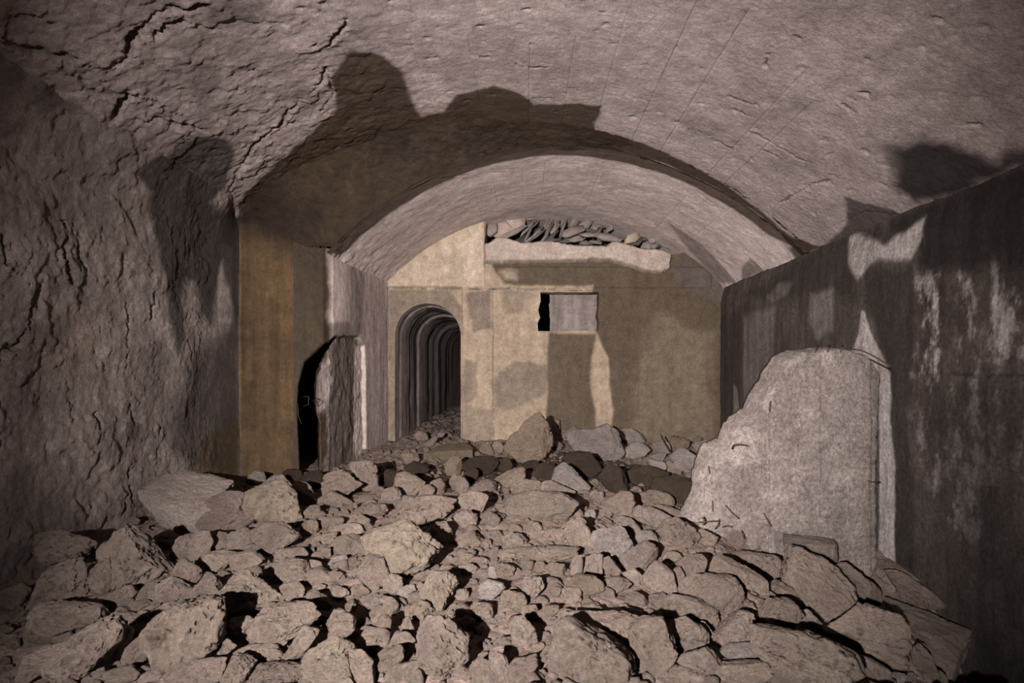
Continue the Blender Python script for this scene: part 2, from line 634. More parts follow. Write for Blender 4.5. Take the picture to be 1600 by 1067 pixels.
S.poly(3, [(400, 290), (520, 180), (640, 190), (800, 160), (840, 200), (700, 230), (560, 310), (430, 350)], 0.12, 0.6, 0.2)
S.poly(0, [(715, 208), (760, 196), (800, 202), (795, 212), (740, 222)], 0.02, 0.9, 0.03, op='cut')
S.poly(0, [(620, 243), (640, 235), (648, 243), (628, 250)], 0.015, 0.8, 0.02, op='cut')
S.poly(1, [(213, 272), (255, 238), (305, 212), (352, 215), (364, 240), (350, 290), (320, 330), (270, 318), (235, 300)], 0.03, 0.80, 0.06)
S.poly(1, [(300, 0), (420, 0), (380, 30), (330, 32)], 0.1, 0.6, 0.2)
S.poly(1, [(1385, 240), (1440, 218), (1500, 228), (1560, 252), (1600, 235), (1660, 235), (1640, 262), (1500, 322), (1440, 340), (1405, 290)], 0.07, 0.95, 0.16)
S.poly(1, [(1318, 306), (1345, 318), (1395, 328), (1412, 340), (1395, 372), (1340, 392), (1290, 400), (1322, 350)], 0.02, 0.80, 0.05)
S.poly(2, [(645, 115), (690, 110), (700, 160), (670, 178), (650, 165)], 0.04, 0.5, 0.06)
S.poly(2, [(940, 170), (1060, 190), (1200, 290), (1290, 380), (1180, 310), (1060, 235), (930, 205)], 0.08, 0.35, 0.1)
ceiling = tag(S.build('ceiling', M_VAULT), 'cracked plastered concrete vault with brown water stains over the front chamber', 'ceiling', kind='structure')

# --- inner vault
iseams = [px_to_s(IA, *p) for p in ((775, 300), (818, 290), (850, 280), (1000, 300), (1060, 320), (690, 320), (930, 290), (1110, 350), (620, 370))]
LI = arc_len(IA)
U = axis([(0, LI, 0.016)], iseams, 0.006)
Vv = axis([(YS + 0.02, YB, 0.014), (YB, 9.3, 0.06)])


def f_inner(u, v):
    x, z = arc_pt(IA, u)
    return np.stack([x, v, z], -1)


S = Surf(U, Vv, f_inner, seed=6.1)
if S.Nrm[len(U) // 2, 10][2] > 0:
    S.Nrm, S.flip = -S.Nrm, True
S.disp += 0.018 * fbm(S.pts * 1.8, 3) + 0.008 * fbm(S.pts * 6, 4, 0.6) + 0.003 * fbm(S.pts * 28, 3)
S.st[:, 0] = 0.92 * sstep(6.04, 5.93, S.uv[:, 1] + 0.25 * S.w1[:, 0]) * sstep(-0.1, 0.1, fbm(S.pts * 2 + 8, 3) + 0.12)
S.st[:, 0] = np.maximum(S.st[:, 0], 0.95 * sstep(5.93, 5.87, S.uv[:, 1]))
low = sstep(0.6, 0.05, S.uv[:, 0])
S.disp -= low * 0.05 * np.clip(billow(S.pts * np.array([5, 2.5, 5]) + 7, 3) - 0.1, 0, 1)
for s in iseams:
    S.groove_u(s, YS + 0.9 * rng.random(), YB - 0.8 * rng.random(), 0.004, 0.0065)
S.poly(0, [(515, 395), (560, 345), (640, 297), (740, 250), (860, 222), (1000, 240), (1100, 270), (1200, 340), (1280, 405), (1262, 412), (1190, 360), (1100, 300), (1000, 262), (900, 243), (790, 252), (700, 283), (600, 340), (535, 402)],
       0.03, 0.9, 0.05)
S.poly(0, [(1040, 345), (1090, 378), (1150, 442), (1120, 442), (1080, 395)], 0.04, 0.55, 0.05)
S.poly(1, [(1160, 418), (1172, 404), (1195, 425), (1180, 442), (1160, 442)], 0.02, 0.6, 0.03)
S.poly(3, [(640, 400), (720, 360), (800, 335), (740, 345), (620, 430)], 0.05, 0.25, 0.05)
for pts in ([(775, 300), (800, 330)], [(1090, 300), (1120, 325)], [(1130, 310), (1165, 350)], [(690, 280), (790, 270)]):
    S.crack(pts, 0.012, 0.012, 0.03)
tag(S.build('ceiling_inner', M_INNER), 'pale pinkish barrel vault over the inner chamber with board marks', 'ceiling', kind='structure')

# --- stepped ring and pier between the two chambers (plane facing the camera)
nr = 60
left_out = [(XL - 0.03, -1.75 + (1.48 + 1.75) * t) for t in np.linspace(0, 1, 190)]
left_in = [(-2.35, -1.75 + (1.34 + 1.75) * t) for t in np.linspace(0, 1, 190)]
so, si = np.linspace(0, LO, 420), np.linspace(0, arc_len(IAR), 420)
out_c = np.array(left_out[:-1] + [tuple(map(float, arc_pt(OA, s))) for s in so])
in_c = np.array(left_in[:-1] + [tuple(map(float, arc_pt(IAR, s))) for s in si])
# soften the jog where the wall of the inner chamber meets its vault
k0 = 188
for j in range(len(in_c)):
    if k0 - 30 < j < k0 + 26:
        in_c[j, 0] += 0
sm = in_c.copy()
for it in range(14):
    sm[k0 - 40:k0 + 40] = (sm[k0 - 41:k0 + 39] + sm[k0 - 39:k0 + 41]) / 2
in_c = sm
tt = np.arange(len(out_c)) * 0.0158
rr = np.linspace(0, 1, nr)


def f_ring(u, v):
    i = np.clip(np.round(u / 0.0158).astype(int), 0, len(out_c) - 1)
    a, b = out_c[i], in_c[i]
    p = a * (1 - v[..., None]) + b * v[..., None]
    up = sstep(2.9, 3.6, u)
    y = YS - 0.015 + 0.10 * v ** 3 - 0.34 * up * (1 - v) ** 1.6 * sstep(11.5, 6.0, u)
    return np.stack([p[..., 0], y, p[..., 1]], -1)


S = Surf(tt, rr * 1.0, f_ring, seed=3.7)
if S.Nrm[60, 20][1] > 0:
    S.Nrm, S.flip = -S.Nrm, True
S.disp += 0.012 * fbm(S.pts * 2, 3) + 0.004 * fbm(S.pts * 12, 4, 0.6)
S.disp += sstep(2.8, 3.3, S.uv[:, 0]) * (0.03 * fbm(S.pts * np.array([3, 3, 5]) + 6, 4, 0.6) + 0.012 * fbm(S.pts * 15, 4, 0.65))
S.st[:, 1] = 0.35 * sstep(0.1, 0.45, fbm(S.pts * 2.6 + 33, 4))
S.disp += 0.016 * sstep(0.06, 0.0, np.abs(S.uv[:, 1] - 0.02)) * sstep(3.4, 3.0, S.uv[:, 0])
S.st[:, 0] = np.clip(0.15 + 0.80 * sstep(2.6, 3.1, S.uv[:, 0]) + 0.45 * fbm(S.pts * 1.4, 4), 0, 1)
S.st[:, 2] = 0.8 * sstep(0.10, 0.02, S.uv[:, 1]) * sstep(3.3, 2.8, S.uv[:, 0])
S.poly(0, [(430, 330), (520, 340), (520, 400), (440, 395)], 0.1, 0.7, 0.1)
tag(S.build('wall_pier', M_PIER), 'ochre water-stained concrete pier and arch step facing the camera left of the niche', 'wall', kind='structure')

# --- left wall of the front chamber
U = axis([(-4.0, 2.5, 0.08), (2.5, YS, 0.0125)])
Vv = axis([(-1.75, 1.62, 0.0125)])


def f_left(u, v):
    return np.stack([XL + 0.05 * sstep(-0.4, -1.6, v) + 0.15 * np.clip((v - 0.85) / 0.7, 0, 2) ** 2 * sstep(5.8, 5.2, u), u, v], -1)


S = Surf(U, Vv, f_left, seed=11.2)
if S.Nrm[100, 20][0] < 0:
    S.Nrm, S.flip = -S.Nrm, True
near_pier = sstep(5.05, 5.45, S.uv[:, 0])
S.disp += (0.05 * fbm(S.pts * 1.3, 3) + 0.016 * fbm(S.pts * 5, 5, 0.62)) * (1 - 0.75 * near_pier)
S.disp -= 0.012 * np.clip(billow(S.pts * 7 + 2, 4, 0.6) - 0.12, 0, 1) * (1 - 0.6 * near_pier)
S.disp += (0.012 * fbm(S.pts * 13 + 9, 4, 0.65) + 0.006 * fbm(S.pts * 30, 3)) * (1 - 0.7 * near_pier)
S.disp += (1 - near_pier) * (0.014 * sstep(0.10, 0.15, fbm(S.pts * 1.7 + 90, 4, 0.5)) + 0.007 * sstep(0.12, 0.17, fbm(S.pts * 5 + 130, 5, 0.6)))
S.st[:, 1] = 0.45 * sstep(0.0, 0.45, fbm(S.pts * 2.2 + 70, 5, 0.6))
L4 = lambda pts: [(x / 2.963, 350 + y / 2.963) for x, y in pts]
for pts, wd, dp in (([(300, 0), (315, 90), (310, 200), (350, 260)], 0.03, 0.04), ([(10, 50), (20, 190), (70, 220)], 0.03, 0.04), ([(190, 270), (180, 350), (120, 470), (60, 560), (0, 590)], 0.05, 0.035),
                    ([(715, 330), (720, 370), (705, 430)], 0.03, 0.04), ([(600, 600), (590, 700)], 0.02, 0.03), ([(600, 850), (620, 920)], 0.02, 0.03), ([(380, 60), (380, 160), (420, 220)], 0.03, 0.03),
                    ([(590, 380), (610, 480), (600, 560)], 0.02, 0.02), ([(440, 870), (455, 940)], 0.02, 0.03), ([(590, 1130), (610, 1220), (615, 1300)], 0.022, 0.04), ([(860, 0), (865, 150)], 0.012, 0.015)):
    S.crack(L4(pts), wd, dp)
S.poly(1, L4([(700, -160), (900, -130), (1115, -30), (1115, 400), (1095, 520), (1060, 300), (1030, 180), (1010, 330), (980, 480), (940, 430), (900, 260), (870, 260), (850, 420), (835, 560), (810, 620), (785, 560), (765, 250), (735, 60)]), 0.06, 0.78, 0.14)
S.poly(1, L4([(860, 650), (980, 540), (1110, 430), (1115, 1190), (900, 1180), (790, 1030), (775, 900), (800, 800), (870, 770)]), 0.10, 0.68, 0.22)
S.poly(3, L4([(930, 1010), (1000, 960), (1110, 900), (1115, 1190), (900, 1180)]), 0.05, 0.8, 0.05)
S.poly(2, L4([(1030, 80), (1075, 110), (1075, 420), (1040, 570), (1010, 500), (1010, 250)]), 0.03, 0.75, 0.03)
S.poly(1, L4([(580, 940), (620, 890), (655, 930), (640, 1000), (580, 1020)]), 0.03, 0.6, 0.04)
S.poly(1, L4([(0, 440), (180, 400), (260, 520), (250, 700), (240, 880), (140, 980), (250, 1200), (400, 1400), (600, 1600), (0, 1700)]), 0.15, 0.50, 0.35)
S.poly(1, L4([(0, 200), (180, 260), (190, 380), (0, 420)]), 0.08, 0.3, 0.25)
S.poly(3, L4([(260, 420), (400, 380), (430, 560), (400, 700), (290, 760), (250, 600)]), 0.15, 0.28, 0.25)
S.poly(2, L4([(600, 300), (750, 250), (780, 500), (800, 650), (620, 500)]), 0.10, 0.35, 0.2)
S.poly(1, [(213, 272), (255, 238), (305, 212), (352, 215), (364, 240), (350, 290), (320, 330), (270, 318), (235, 300)], 0.03, 0.80, 0.06)
S.disp *= 1 - 0.85 * sstep(5.4, 5.72, S.uv[:, 0])
tag(S.build('wall_left', M_LEFT), 'rough flaking plaster wall on the left with dark damp streaks', 'wall', kind='structure')

# --- left wall of the inner chamber, running from the pier to the back wall, with the broken slit
PLAN = np.array([(-2.37, YS + 0.03), (-2.25, YS + 0.10), (-2.12, YS + 0.19), (-2.055, YS + 0.30), (-2.03, YS + 0.55), (-1.965, YB + 0.02)])
CUM = np.concatenate([[0], np.cumsum(np.linalg.norm(np.diff(PLAN, axis=0), axis=1))])
LW = float(CUM[-1])
U = axis([(0, LW, 0.010)])
Vv = axis([(-1.75, 1.40, 0.0125)])


def f_inl(u, v):
    x, y = np.interp(u, CUM, PLAN[:, 0]), np.interp(u, CUM, PLAN[:, 1])
    return np.stack([x, y, v], -1)


S = Surf(U, Vv, f_inl, seed=15.9)
if S.Nrm[20, 20][0] < 0:
    S.Nrm, S.flip = -S.Nrm, True
S.disp += 0.012 * fbm(S.pts * 2, 3) + 0.005 * fbm(S.pts * 10, 4)
nick = [(471, 760), (466, 650), (466, 600), (478, 566), (500, 541), (523, 526), (560, 527), (570, 540), (572, 620), (572, 760)]
S.offset(nick, -0.05, 0.012, 0.03)
rec = sstep(0.02, -0.02, poly_sd(S.uv + S.w1 * 0.03, S.to_uv(nick)))
S.disp += rec * (0.035 * fbm(S.pts * 4, 4) + 0.012 * fbm(S.pts * 14, 3))
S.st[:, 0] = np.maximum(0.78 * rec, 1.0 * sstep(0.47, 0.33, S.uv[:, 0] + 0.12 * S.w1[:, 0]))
S.poly(0, [(503, 570), (522, 548), (526, 590), (512, 640), (500, 640)], 0.06, 0.5, 0.08, op='cut')
S.poly(0, [(560, 540), (572, 540), (572, 720), (558, 720)], 0.03, 0.95, 0.03, op='cut')
S.poly(2, [(562, 540), (573, 540), (574, 715), (562, 715)], 0.02, 0.7, 0.02)
S.poly(0, [(455, 330), (505, 380), (508, 480), (505, 540), (470, 600), (455, 760)], 0.05, 0.85, 0.08)
S.poly(3, [(470, 380), (512, 400), (505, 520), (475, 560)], 0.06, 0.6, 0.08)
S.poly(2, [(508, 400), (545, 415), (545, 470), (540, 505), (512, 510), (508, 460)], 0.03, 0.85, 0.05)
S.poly(1, [(548, 415), (570, 425), (566, 520), (548, 520)], 0.04, 0.45, 0.06)
S.poly(1, [(500, 505), (565, 505), (560, 530), (505, 528)], 0.03, 0.5, 0.05)
for pts in ([(606, 450), (604, 560), (598, 690)],):
    S.crack(pts, 0.014, 0.03, 0.01, 0.9)
slit = [(468, 748), (466, 700), (464, 640), (466, 600), (477, 567), (499, 541), (523, 527), (524, 531), (511, 548), (501, 572), (492, 588), (490, 625), (491, 648), (496, 662), (497, 748)]
q = S.to_uv([(x + (5 if x > 489 else 0), y) for x, y in slit])
q[(q[:, 0] < 0.03)] += [0.015, 0]
wall_inner = tag(S.build('wall_left_inner', M_SIDE, holes=[q], reveal=[(-0.235, 0.60, 0.02)]), 'stained side wall of the inner chamber with a broken black slit', 'wall', kind='structure')


def wire(parent, pts3, r=0.004, name='rebar'):
    V, F = tube(pts3, r)
    return mesh_object(name, V, F, M_RUST, parent=parent)


def at(px, py, Y):
    return ray(px, py) * Y


wire(wall_inner, [at(474, 620, 5.86), at(482, 619, 5.84), at(482, 632, 5.84), at(474, 634, 5.87)], 0.004)
wire(wall_inner, [at(490, 624, 5.9), at(494, 634, 5.86), at(500, 626, 5.86), at(494, 622, 5.9)], 0.004)
wire(wall_inner, [at(465, 630, 5.84), at(466, 650, 5.82), at(471, 662, 5.85)], 0.004)

# --- right wall
U = axis([(-4.0, 2.6, 0.08), (2.6, YB + 0.03, 0.0145)])
Vv = axis([(-2.0, 1.20, 0.0145)])


def f_right(u, v):
    return np.stack([XR + 0.05 * sstep(0.9, 1.2, v) + 0 * u, u, v], -1)


S = Surf(U, Vv, f_right, seed=21.4)
if S.Nrm[100, 20][0] > 0:
    S.Nrm, S.flip = -S.Nrm, True
S.disp += 0.014 * fbm(S.pts * 1.7, 3) + 0.006 * fbm(S.pts * 8, 4, 0.6) + 0.003 * fbm(S.pts * 30, 3)
L6 = lambda pts: [(1060 + x / 2.963, 350 + y / 2.963) for x, y in pts]
S.poly(1, L6([(330, 330), (600, 150), (760, 40), (1150, -60), (1600, -200), (1600, 300), (1100, 180), (900, 180), (820, 260), (850, 380), (700, 300), (600, 320), (450, 360)]), 0.08, 0.55, 0.12)
S.poly(1, [(1395, 335), (1600, 250), (1640, 260), (1640, 440), (1560, 420), (1480, 430), (1435, 430), (1440, 370), (1400, 380)], 0.08, 0.9, 0.12)
S.poly(1, L6([(850, 200), (1110, 200), (1090, 500), (1060, 900), (1080, 1600), (990, 1600), (1000, 900), (960, 600), (880, 380)]), 0.05, 0.62, 0.08)
S.poly(1, L6([(170, 430), (290, 400), (290, 900), (160, 980)]), 0.06, 0.4, 0.06)
S.poly(1, L6([(1150, 900), (1600, 600), (1600, 2200), (1250, 2200)]), 0.3, 0.5, 0.3)
S.poly(2, L6([(790, 60), (850, 50), (960, 90), (1010, 40), (1140, -40), (1130, 60), (1080, 160), (930, 170), (870, 210), (830, 250), (790, 200)]), 0.035, 0.80, 0.08)
S.poly(1, L6([(790, 60), (850, 50), (960, 90), (1010, 40), (1140, -40), (1130, 60), (1080, 160), (930, 170), (870, 210), (830, 250), (790, 200)]), 0.035, 0.95, 0.08, op='cut')
pale_streak = L6([(805, 590), (835, 510), (850, 400), (865, 410), (890, 500), (940, 590), (985, 680), (990, 780), (985, 900), (1000, 1100), (1010, 1300), (1000, 1600), (930, 1600), (930, 700), (900, 640)])
S.poly(1, pale_streak, 0.015, 1.0, 0.02, op='cut')
S.poly(2, pale_streak, 0.012, 0.85, 0.03)
S.poly(2, L6([(255, 740), (270, 760), (285, 880), (270, 950), (255, 920)]), 0.02, 0.6, 0.02)
S.poly(2, L6([(300, 430), (450, 380), (450, 520), (430, 700), (380, 860), (310, 880), (300, 700)]), 0.05, 0.22, 0.08)
S.poly(2, L6([(620, 320), (720, 300), (720, 480), (640, 540), (600, 450)]), 0.04, 0.25, 0.08)
S.poly(2, L6([(410, 330), (470, 270), (530, 270), (500, 330), (430, 360)]), 0.04, 0.5, 0.05)
# salt bloom: mottled pale patches
bl = fbm(S.pts * np.array([1, 7, 3.2]) + 8.8, 7, 0.75)
m1 = sstep(0.02, 0.30, bl + 0.06)
zone = np.zeros(len(S.uv))
for pts, a in ((L6([(1095, 220), (1230, 190), (1250, 420), (1230, 620), (1200, 800), (1090, 700), (1100, 450)]), 1.0), (L6([(1250, 200), (1400, 250), (1400, 700), (1260, 650)]), 0.65), (L6([(1430, 150), (1600, 100), (1600, 650), (1440, 620)]), 0.75),
               (L6([(1080, 850), (1400, 700), (1600, 650), (1600, 1400), (1300, 1500), (1150, 1200)]), 0.42)):
    zone = np.maximum(zone, a * sstep(0.06, -0.06, poly_sd(S.uv + S.w1 * 0.1, S.to_uv(pts))))
S.st[:, 2] = np.maximum(S.st[:, 2], 0.8 * zone * m1)
S.st[:, 1] = np.maximum(S.st[:, 1], 0.6 * zone * sstep(0.05, -0.25, bl))
for pts in ([(130, 400), (600, 150), (1010, -10)],):
    S.crack(L6(pts), 0.012, 0.014, 0.02, 0.5)
S.crack(L6([(1240, 690), (1380, 705), (1600, 700)]), 0.02, 0.012, 0.02, 0.6)
tag(S.build('wall_right', M_RIGHT), 'black-stained concrete wall on the right with pale salt streaks', 'wall', kind='structure')

# --- back wall with doorway, window recess and the collapsed gap
U = axis([(-2.1, 2.95, 0.012)])
Vv = axis([(-1.75, 2.40, 0.012)])


def f_back(u, v):
    return np.stack([u, YB + 0 * u, v], -1)


S = Surf(U, Vv, f_back, seed=27.7)
if S.Nrm[20, 20][1] > 0:
    S.Nrm, S.flip = -S.Nrm, True
S.disp += 0.012 * fbm(S.pts * 2.2, 4) + 0.005 * fbm(S.pts * 12, 4, 0.6) + 0.002 * fbm(S.pts * 40, 2)
S.offset([(590, 449), (620, 420), (680, 360), (757, 330), (757, 449)], 0.045)
S.offset([(722, 449), (770, 449), (771, 720), (722, 720)], 0.03)
S.offset([(757, 418), (1110, 418), (1110, 450), (757, 450)], 0.02)
S.crack([(612, 450), (700, 451), (850, 453), (940, 454)], 0.014, 0.03, 0.015, 0.8)
S.crack([(770, 500), (771, 600), (768, 690)], 0.010, 0.03, 0.01, 0.6)
S.crack([(612, 452), (608, 560)], 0.012, 0.03, 0.01, 0.8)
S.crack([(748, 455), (747, 690)], 0.012, -0.012, 0.01)
S.crack([(775, 518), (860, 517), (935, 516)], 0.010, 0.012, 0.02)
S.crack([(755, 586), (764, 578)], 0.01, 0.02, 0.0, 0.9)
S.poly(2, [(605, 449), (625, 420), (680, 370), (757, 330), (757, 449)], 0.02, 0.55, 0.03)
S.poly(0, [(765, 408), (1000, 405), (1050, 395), (1125, 385), (1140, 720), (952, 715), (956, 640), (950, 560), (936, 528), (925, 500), (925, 446), (790, 446)], 0.03, 0.88, 0.05)
S.poly(0, [(856, 520), (932, 522), (924, 560), (922, 590), (930, 640), (930, 675), (852, 675)], 0.03, 0.85, 0.04)
S.poly(0, [(785, 424), (810, 424), (808, 440), (790, 440)], 0.05, 0.7, 0.12, op='cut')
S.poly(0, [(1030, 490), (1110, 520), (1110, 700), (980, 690), (1000, 560)], 0.15, 0.25, 0.2, op='cut')
S.poly(1, [(770, 590), (800, 560), (860, 575), (848, 615), (795, 642), (772, 635)], 0.04, 0.55, 0.10)
S.poly(1, [(730, 456), (768, 452), (768, 512), (738, 522)], 0.03, 0.6, 0.06)
S.poly(1, [(724, 560), (746, 566), (746, 618), (724, 632)], 0.03, 0.5, 0.05)
S.poly(1, [(785, 455), (820, 452), (815, 490), (790, 490)], 0.04, 0.4, 0.08)
S.poly(1, [(605, 452), (700, 452), (722, 480), (722, 520), (605, 700)], 0.03, 0.55, 0.03)
S.poly(1, [(722, 630), (770, 640), (770, 700), (722, 700)], 0.05, 0.35, 0.08)
S.poly(1, [(1060, 400), (1130, 440), (1130, 480), (1050, 440)], 0.05, 0.7, 0.08)
S.poly(2, [(720, 380), (755, 350), (755, 440), (722, 440)], 0.05, 0.9, 0.06)


def wxz(pts):
    return np.array([((x - VX) / FPX * YB, (VY - y) / FPX * YB) for x, y in pts])


DXL, DXR, DZT = (617 - VX) / FPX * YB, (720 - VX) / FPX * YB, (474 - VY) / -FPX * YB
DR = (DXR - DXL) / 2
DCX = (DXR + DXL) / 2
door_pts = [(DXL, -1.5)] + [(DCX - DR * math.cos(a), DZT - DR + DR * math.sin(a)) for a in np.linspace(0, math.pi, 22)] + [(DXR, -1.5)]
win = wxz([(844, 456), (900, 456), (936, 456), (936, 480), (934, 494), (936, 503), (935, 516), (880, 517), (841, 517), (840, 505), (844, 496), (841, 484), (845, 470)])
gap = wxz([(757, 386), (759, 346), (770, 330), (850, 312), (960, 318), (1040, 350), (1072, 392), (1050, 398), (960, 392), (900, 388), (820, 392)])
wall_back = S.build('wall_back', M_BACK, holes=[np.array(door_pts), win, gap], reveal=[None, (0, 0.27, 0), (0, 0.5, 0)])
tag(wall_back, 'end wall of the inner chamber with an arched doorway and a small window recess', 'wall', kind='structure')

# recess back and the rock behind the collapsed gap
RD = YB + 0.27
zb, zt = win[:, 1].min() - 0.05, (VY - 460.5) / FPX * RD
rag = lambda v: 0.035 * fbm(np.stack([v * 0 + 3.3, v * 0, v * 7], -1).reshape(-1, 3), 4, 0.65).reshape(v.shape)
S2 = Surf(axis([(0, 1, 0.02)]), axis([(zb, zt, 0.012)]), lambda u, v: np.stack([((859 - VX) / FPX * RD + rag(v)) * (1 - u) + ((945 - VX) / FPX * RD) * u, RD + 0 * u, v], -1), seed=2.0)
if S2.Nrm[2, 2][1] > 0:
    S2.Nrm, S2.flip = -S2.Nrm, True
S2.disp += 0.02 * fbm(S2.pts * 6, 4)
S2.st[:, 1] = 0.55
S2.build('recess_back', M_SIDE, parent=wall_back, loc=(0, 0, 0))
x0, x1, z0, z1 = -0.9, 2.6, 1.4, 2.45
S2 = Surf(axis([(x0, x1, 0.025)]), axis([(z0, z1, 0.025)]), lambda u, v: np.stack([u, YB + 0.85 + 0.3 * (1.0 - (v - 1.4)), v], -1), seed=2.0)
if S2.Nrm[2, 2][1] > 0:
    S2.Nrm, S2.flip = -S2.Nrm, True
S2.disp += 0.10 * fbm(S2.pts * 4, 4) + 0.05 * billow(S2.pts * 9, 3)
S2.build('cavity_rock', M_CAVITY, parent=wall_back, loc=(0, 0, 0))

# broken concrete beam across the end wall, below the gap
bm_top = [(756, 383), (775, 372), (790, 371), (815, 380), (850, 377), (900, 383), (945, 384), (955, 378), (970, 380), (1000, 388), (1030, 390), (1048, 398)]
bm_bot = [(756, 414), (800, 413), (850, 412), (900, 411), (950, 410), (980, 418), (1000, 426), (1030, 431), (1045, 424)]
bp = wxz(bm_top + bm_bot[::-1])


def height_slab(name, poly, y0, thick, edge_fn, mat, step, parent=None, rough=0.02, grooves=(), stain_shade=None, loc=None, seed=0.0):
    """A solid broken slab in the XZ plane: rough front, broken edges, flat back."""
    U = axis([(poly[:, 0].min() - step, poly[:, 0].max() + step, step)], grooves, 0.006)
    V = axis([(poly[:, 1].min() - step, poly[:, 1].max() + step, step)])
    uu, vv = np.meshgrid(U, V, indexing='ij')
    uv = np.stack([uu.ravel(), vv.ravel()], 1)
    p3 = np.stack([uv[:, 0], np.full(len(uv), y0), uv[:, 1]], 1)
    wob = np.stack([fbm(p3 * 9 + seed, 4, 0.6), fbm(p3 * 9 + 31 + seed, 4, 0.6)], 1) * 0.03
    sd = poly_sd(uv + wob, poly)
    nu, nv = uu.shape
    idx = np.arange(nu * nv).reshape(nu, nv)
    F = np.stack([idx[:-1, :-1], idx[1:, :-1], idx[1:, 1:], idx[:-1, 1:]], -1).reshape(-1, 4)
    F = F[(sd[F] < 0).all(1)]
    wdt = edge_fn(uv)
    g0, g1 = np.gradient(sd.reshape(nu, nv), U, axis=0).ravel(), np.gradient(sd.reshape(nu, nv), V, axis=1).ravel()
    gl = np.hypot(g0, g1) + 1e-6
    _e4 = np.concatenate([F[:, [0, 1]], F[:, [1, 2]], F[:, [2, 3]], F[:, [3, 0]]])
    _k4 = np.sort(_e4, 1)
    _k4 = _k4[:, 0].astype(np.int64) * (nu * nv) + _k4[:, 1]
    _, _f4, _c4 = np.unique(_k4, return_index=True, return_counts=True)
    bvt = np.unique(_e4[_f4[_c4 == 1]])
    mv = np.clip(-sd[bvt], 0, step * 1.2)
    uv[bvt, 0] += mv * g0[bvt] / gl[bvt]
    uv[bvt, 1] += mv * g1[bvt] / gl[bvt]
    sd[bvt] = -1e-4
    e = np.clip(-sd / wdt, 0, 1)
    prof = (1 - np.sqrt(np.clip(1 - (1 - e) ** 2, 0, 1)))
    y = y0 + thick * 0.9 * prof + rough * fbm(p3 * 4 + seed, 4) + rough * 0.5 * fbm(p3 * 18 + seed, 4, 0.65) + rough * 1.3 * prof * fbm(p3 * 12 + 7 + seed, 4, 0.7)
    for g in grooves:
        k = np.clip(1 - np.abs(uv[:, 0] - g) / 0.006, 0, 1)
        y += 0.010 * k
    y = np.minimum(y, y0 + thick - 0.01)
    front = np.stack([uv[:, 0], y, uv[:, 1]], 1)
    back = np.stack([uv[:, 0], np.full(len(uv), y0 + thick) + 0.01 * fbm(p3 * 5, 2), uv[:, 1]], 1)
    n = len(front)
    ed = np.concatenate([F[:, [0, 1]], F[:, [1, 2]], F[:, [2, 3]], F[:, [3, 0]]])
    key = np.sort(ed, 1)
    kk = key[:, 0].astype(np.int64) * n + key[:, 1]
    _, first, cnt = np.unique(kk, return_index=True, return_counts=True)
    be = ed[first[cnt == 1]]
    side = np.stack([be[:, 0], be[:, 1], be[:, 1] + n, be[:, 0] + n], 1)
    allF = np.concatenate([F[:, ::-1], F + n, side])
    st = np.zeros((n, 4))
    if stain_shade is not None:
        st = stain_shade(uv, sd, e, p3)
    used = np.unique(allF)
    rm = np.full(2 * n, -1)
    rm[used] = np.arange(len(used))
    P = np.concatenate([front, back])[used]
    return mesh_object(name, P, rm[allF], mat, attr=np.concatenate([st, st])[used], parent=parent, loc=loc)


height_slab('beam', bp, YB - 0.16, 0.30, lambda uv: np.full(len(uv), 0.05), M_BEAM, 0.012, parent=wall_back, rough=0.035, loc=(0, 0, 0), seed=4.0)

# --- arched side tunnel behind the doorway
prof_a = [(-1, t) for t in np.linspace(-1.5, DZT - DR, 40, endpoint=False)] + [('a', a) for a in np.linspace(0, math.pi, 44)] + [(1, t) for t in np.linspace(DZT - DR, -1.5, 41)[1:]]
ys = np.concatenate([np.arange(YB - 0.005, 10.2, 0.03), np.arange(10.2, 17.0, 0.12)])
ring_edges = [YB + 0.35, YB + 0.95, YB + 1.7, YB + 2.6, YB + 3.7, YB + 5.2]
PT = []
for y in ys:
    k = sum(y > e for e in ring_edges)
    g = (0.0, -0.018, -0.006, -0.03, -0.012, -0.035, -0.02)[k]
    if y < YB + 0.25:
        g = 0.05 * (1 - sstep(0.0, 0.25, y - YB)) * 0 + 0.0
    row = []
    for a, b in prof_a:
        if a == 'a':
            row.append((DCX - (DR + g) * math.cos(b), y, DZT - DR + (DR + g) * math.sin(b)))
        else:
            row.append((DCX + a * (DR + g), y, b))
    PT.append(row)
PT = np.array(PT)
S2 = Surf(np.arange(PT.shape[0]), np.arange(PT.shape[1]), lambda u, v: PT, seed=5.0)
if S2.Nrm[5, 5][0] < 0:
    S2.Nrm, S2.flip = -S2.Nrm, True
S2.disp += 0.012 * fbm(S2.pts * 4, 4)
S2.st[:, 1] = 0.85 * sstep(0.0, 0.25, fbm(S2.pts * np.array([2, 2.6, 0.25]) + 2.6, 3) + 0.04) * sstep(YB + 0.1, YB + 0.4, S2.pts[:, 1])
tun = S2.build('wall_tunnel', M_TUNNEL)
tag(tun, 'narrow arched side tunnel with streaked lining running back into darkness', 'tunnel', kind='structure')
V = np.array([(DXL - .2, 16.95, -1.6), (DXR + .2, 16.95, -1.6), (DXR + .2, 16.95, 1.2), (DXL - .2, 16.95, 1.2)])
mesh_object('tunnel_end', V, [(0, 3, 2, 1)], M_TUNNEL, parent=tun)

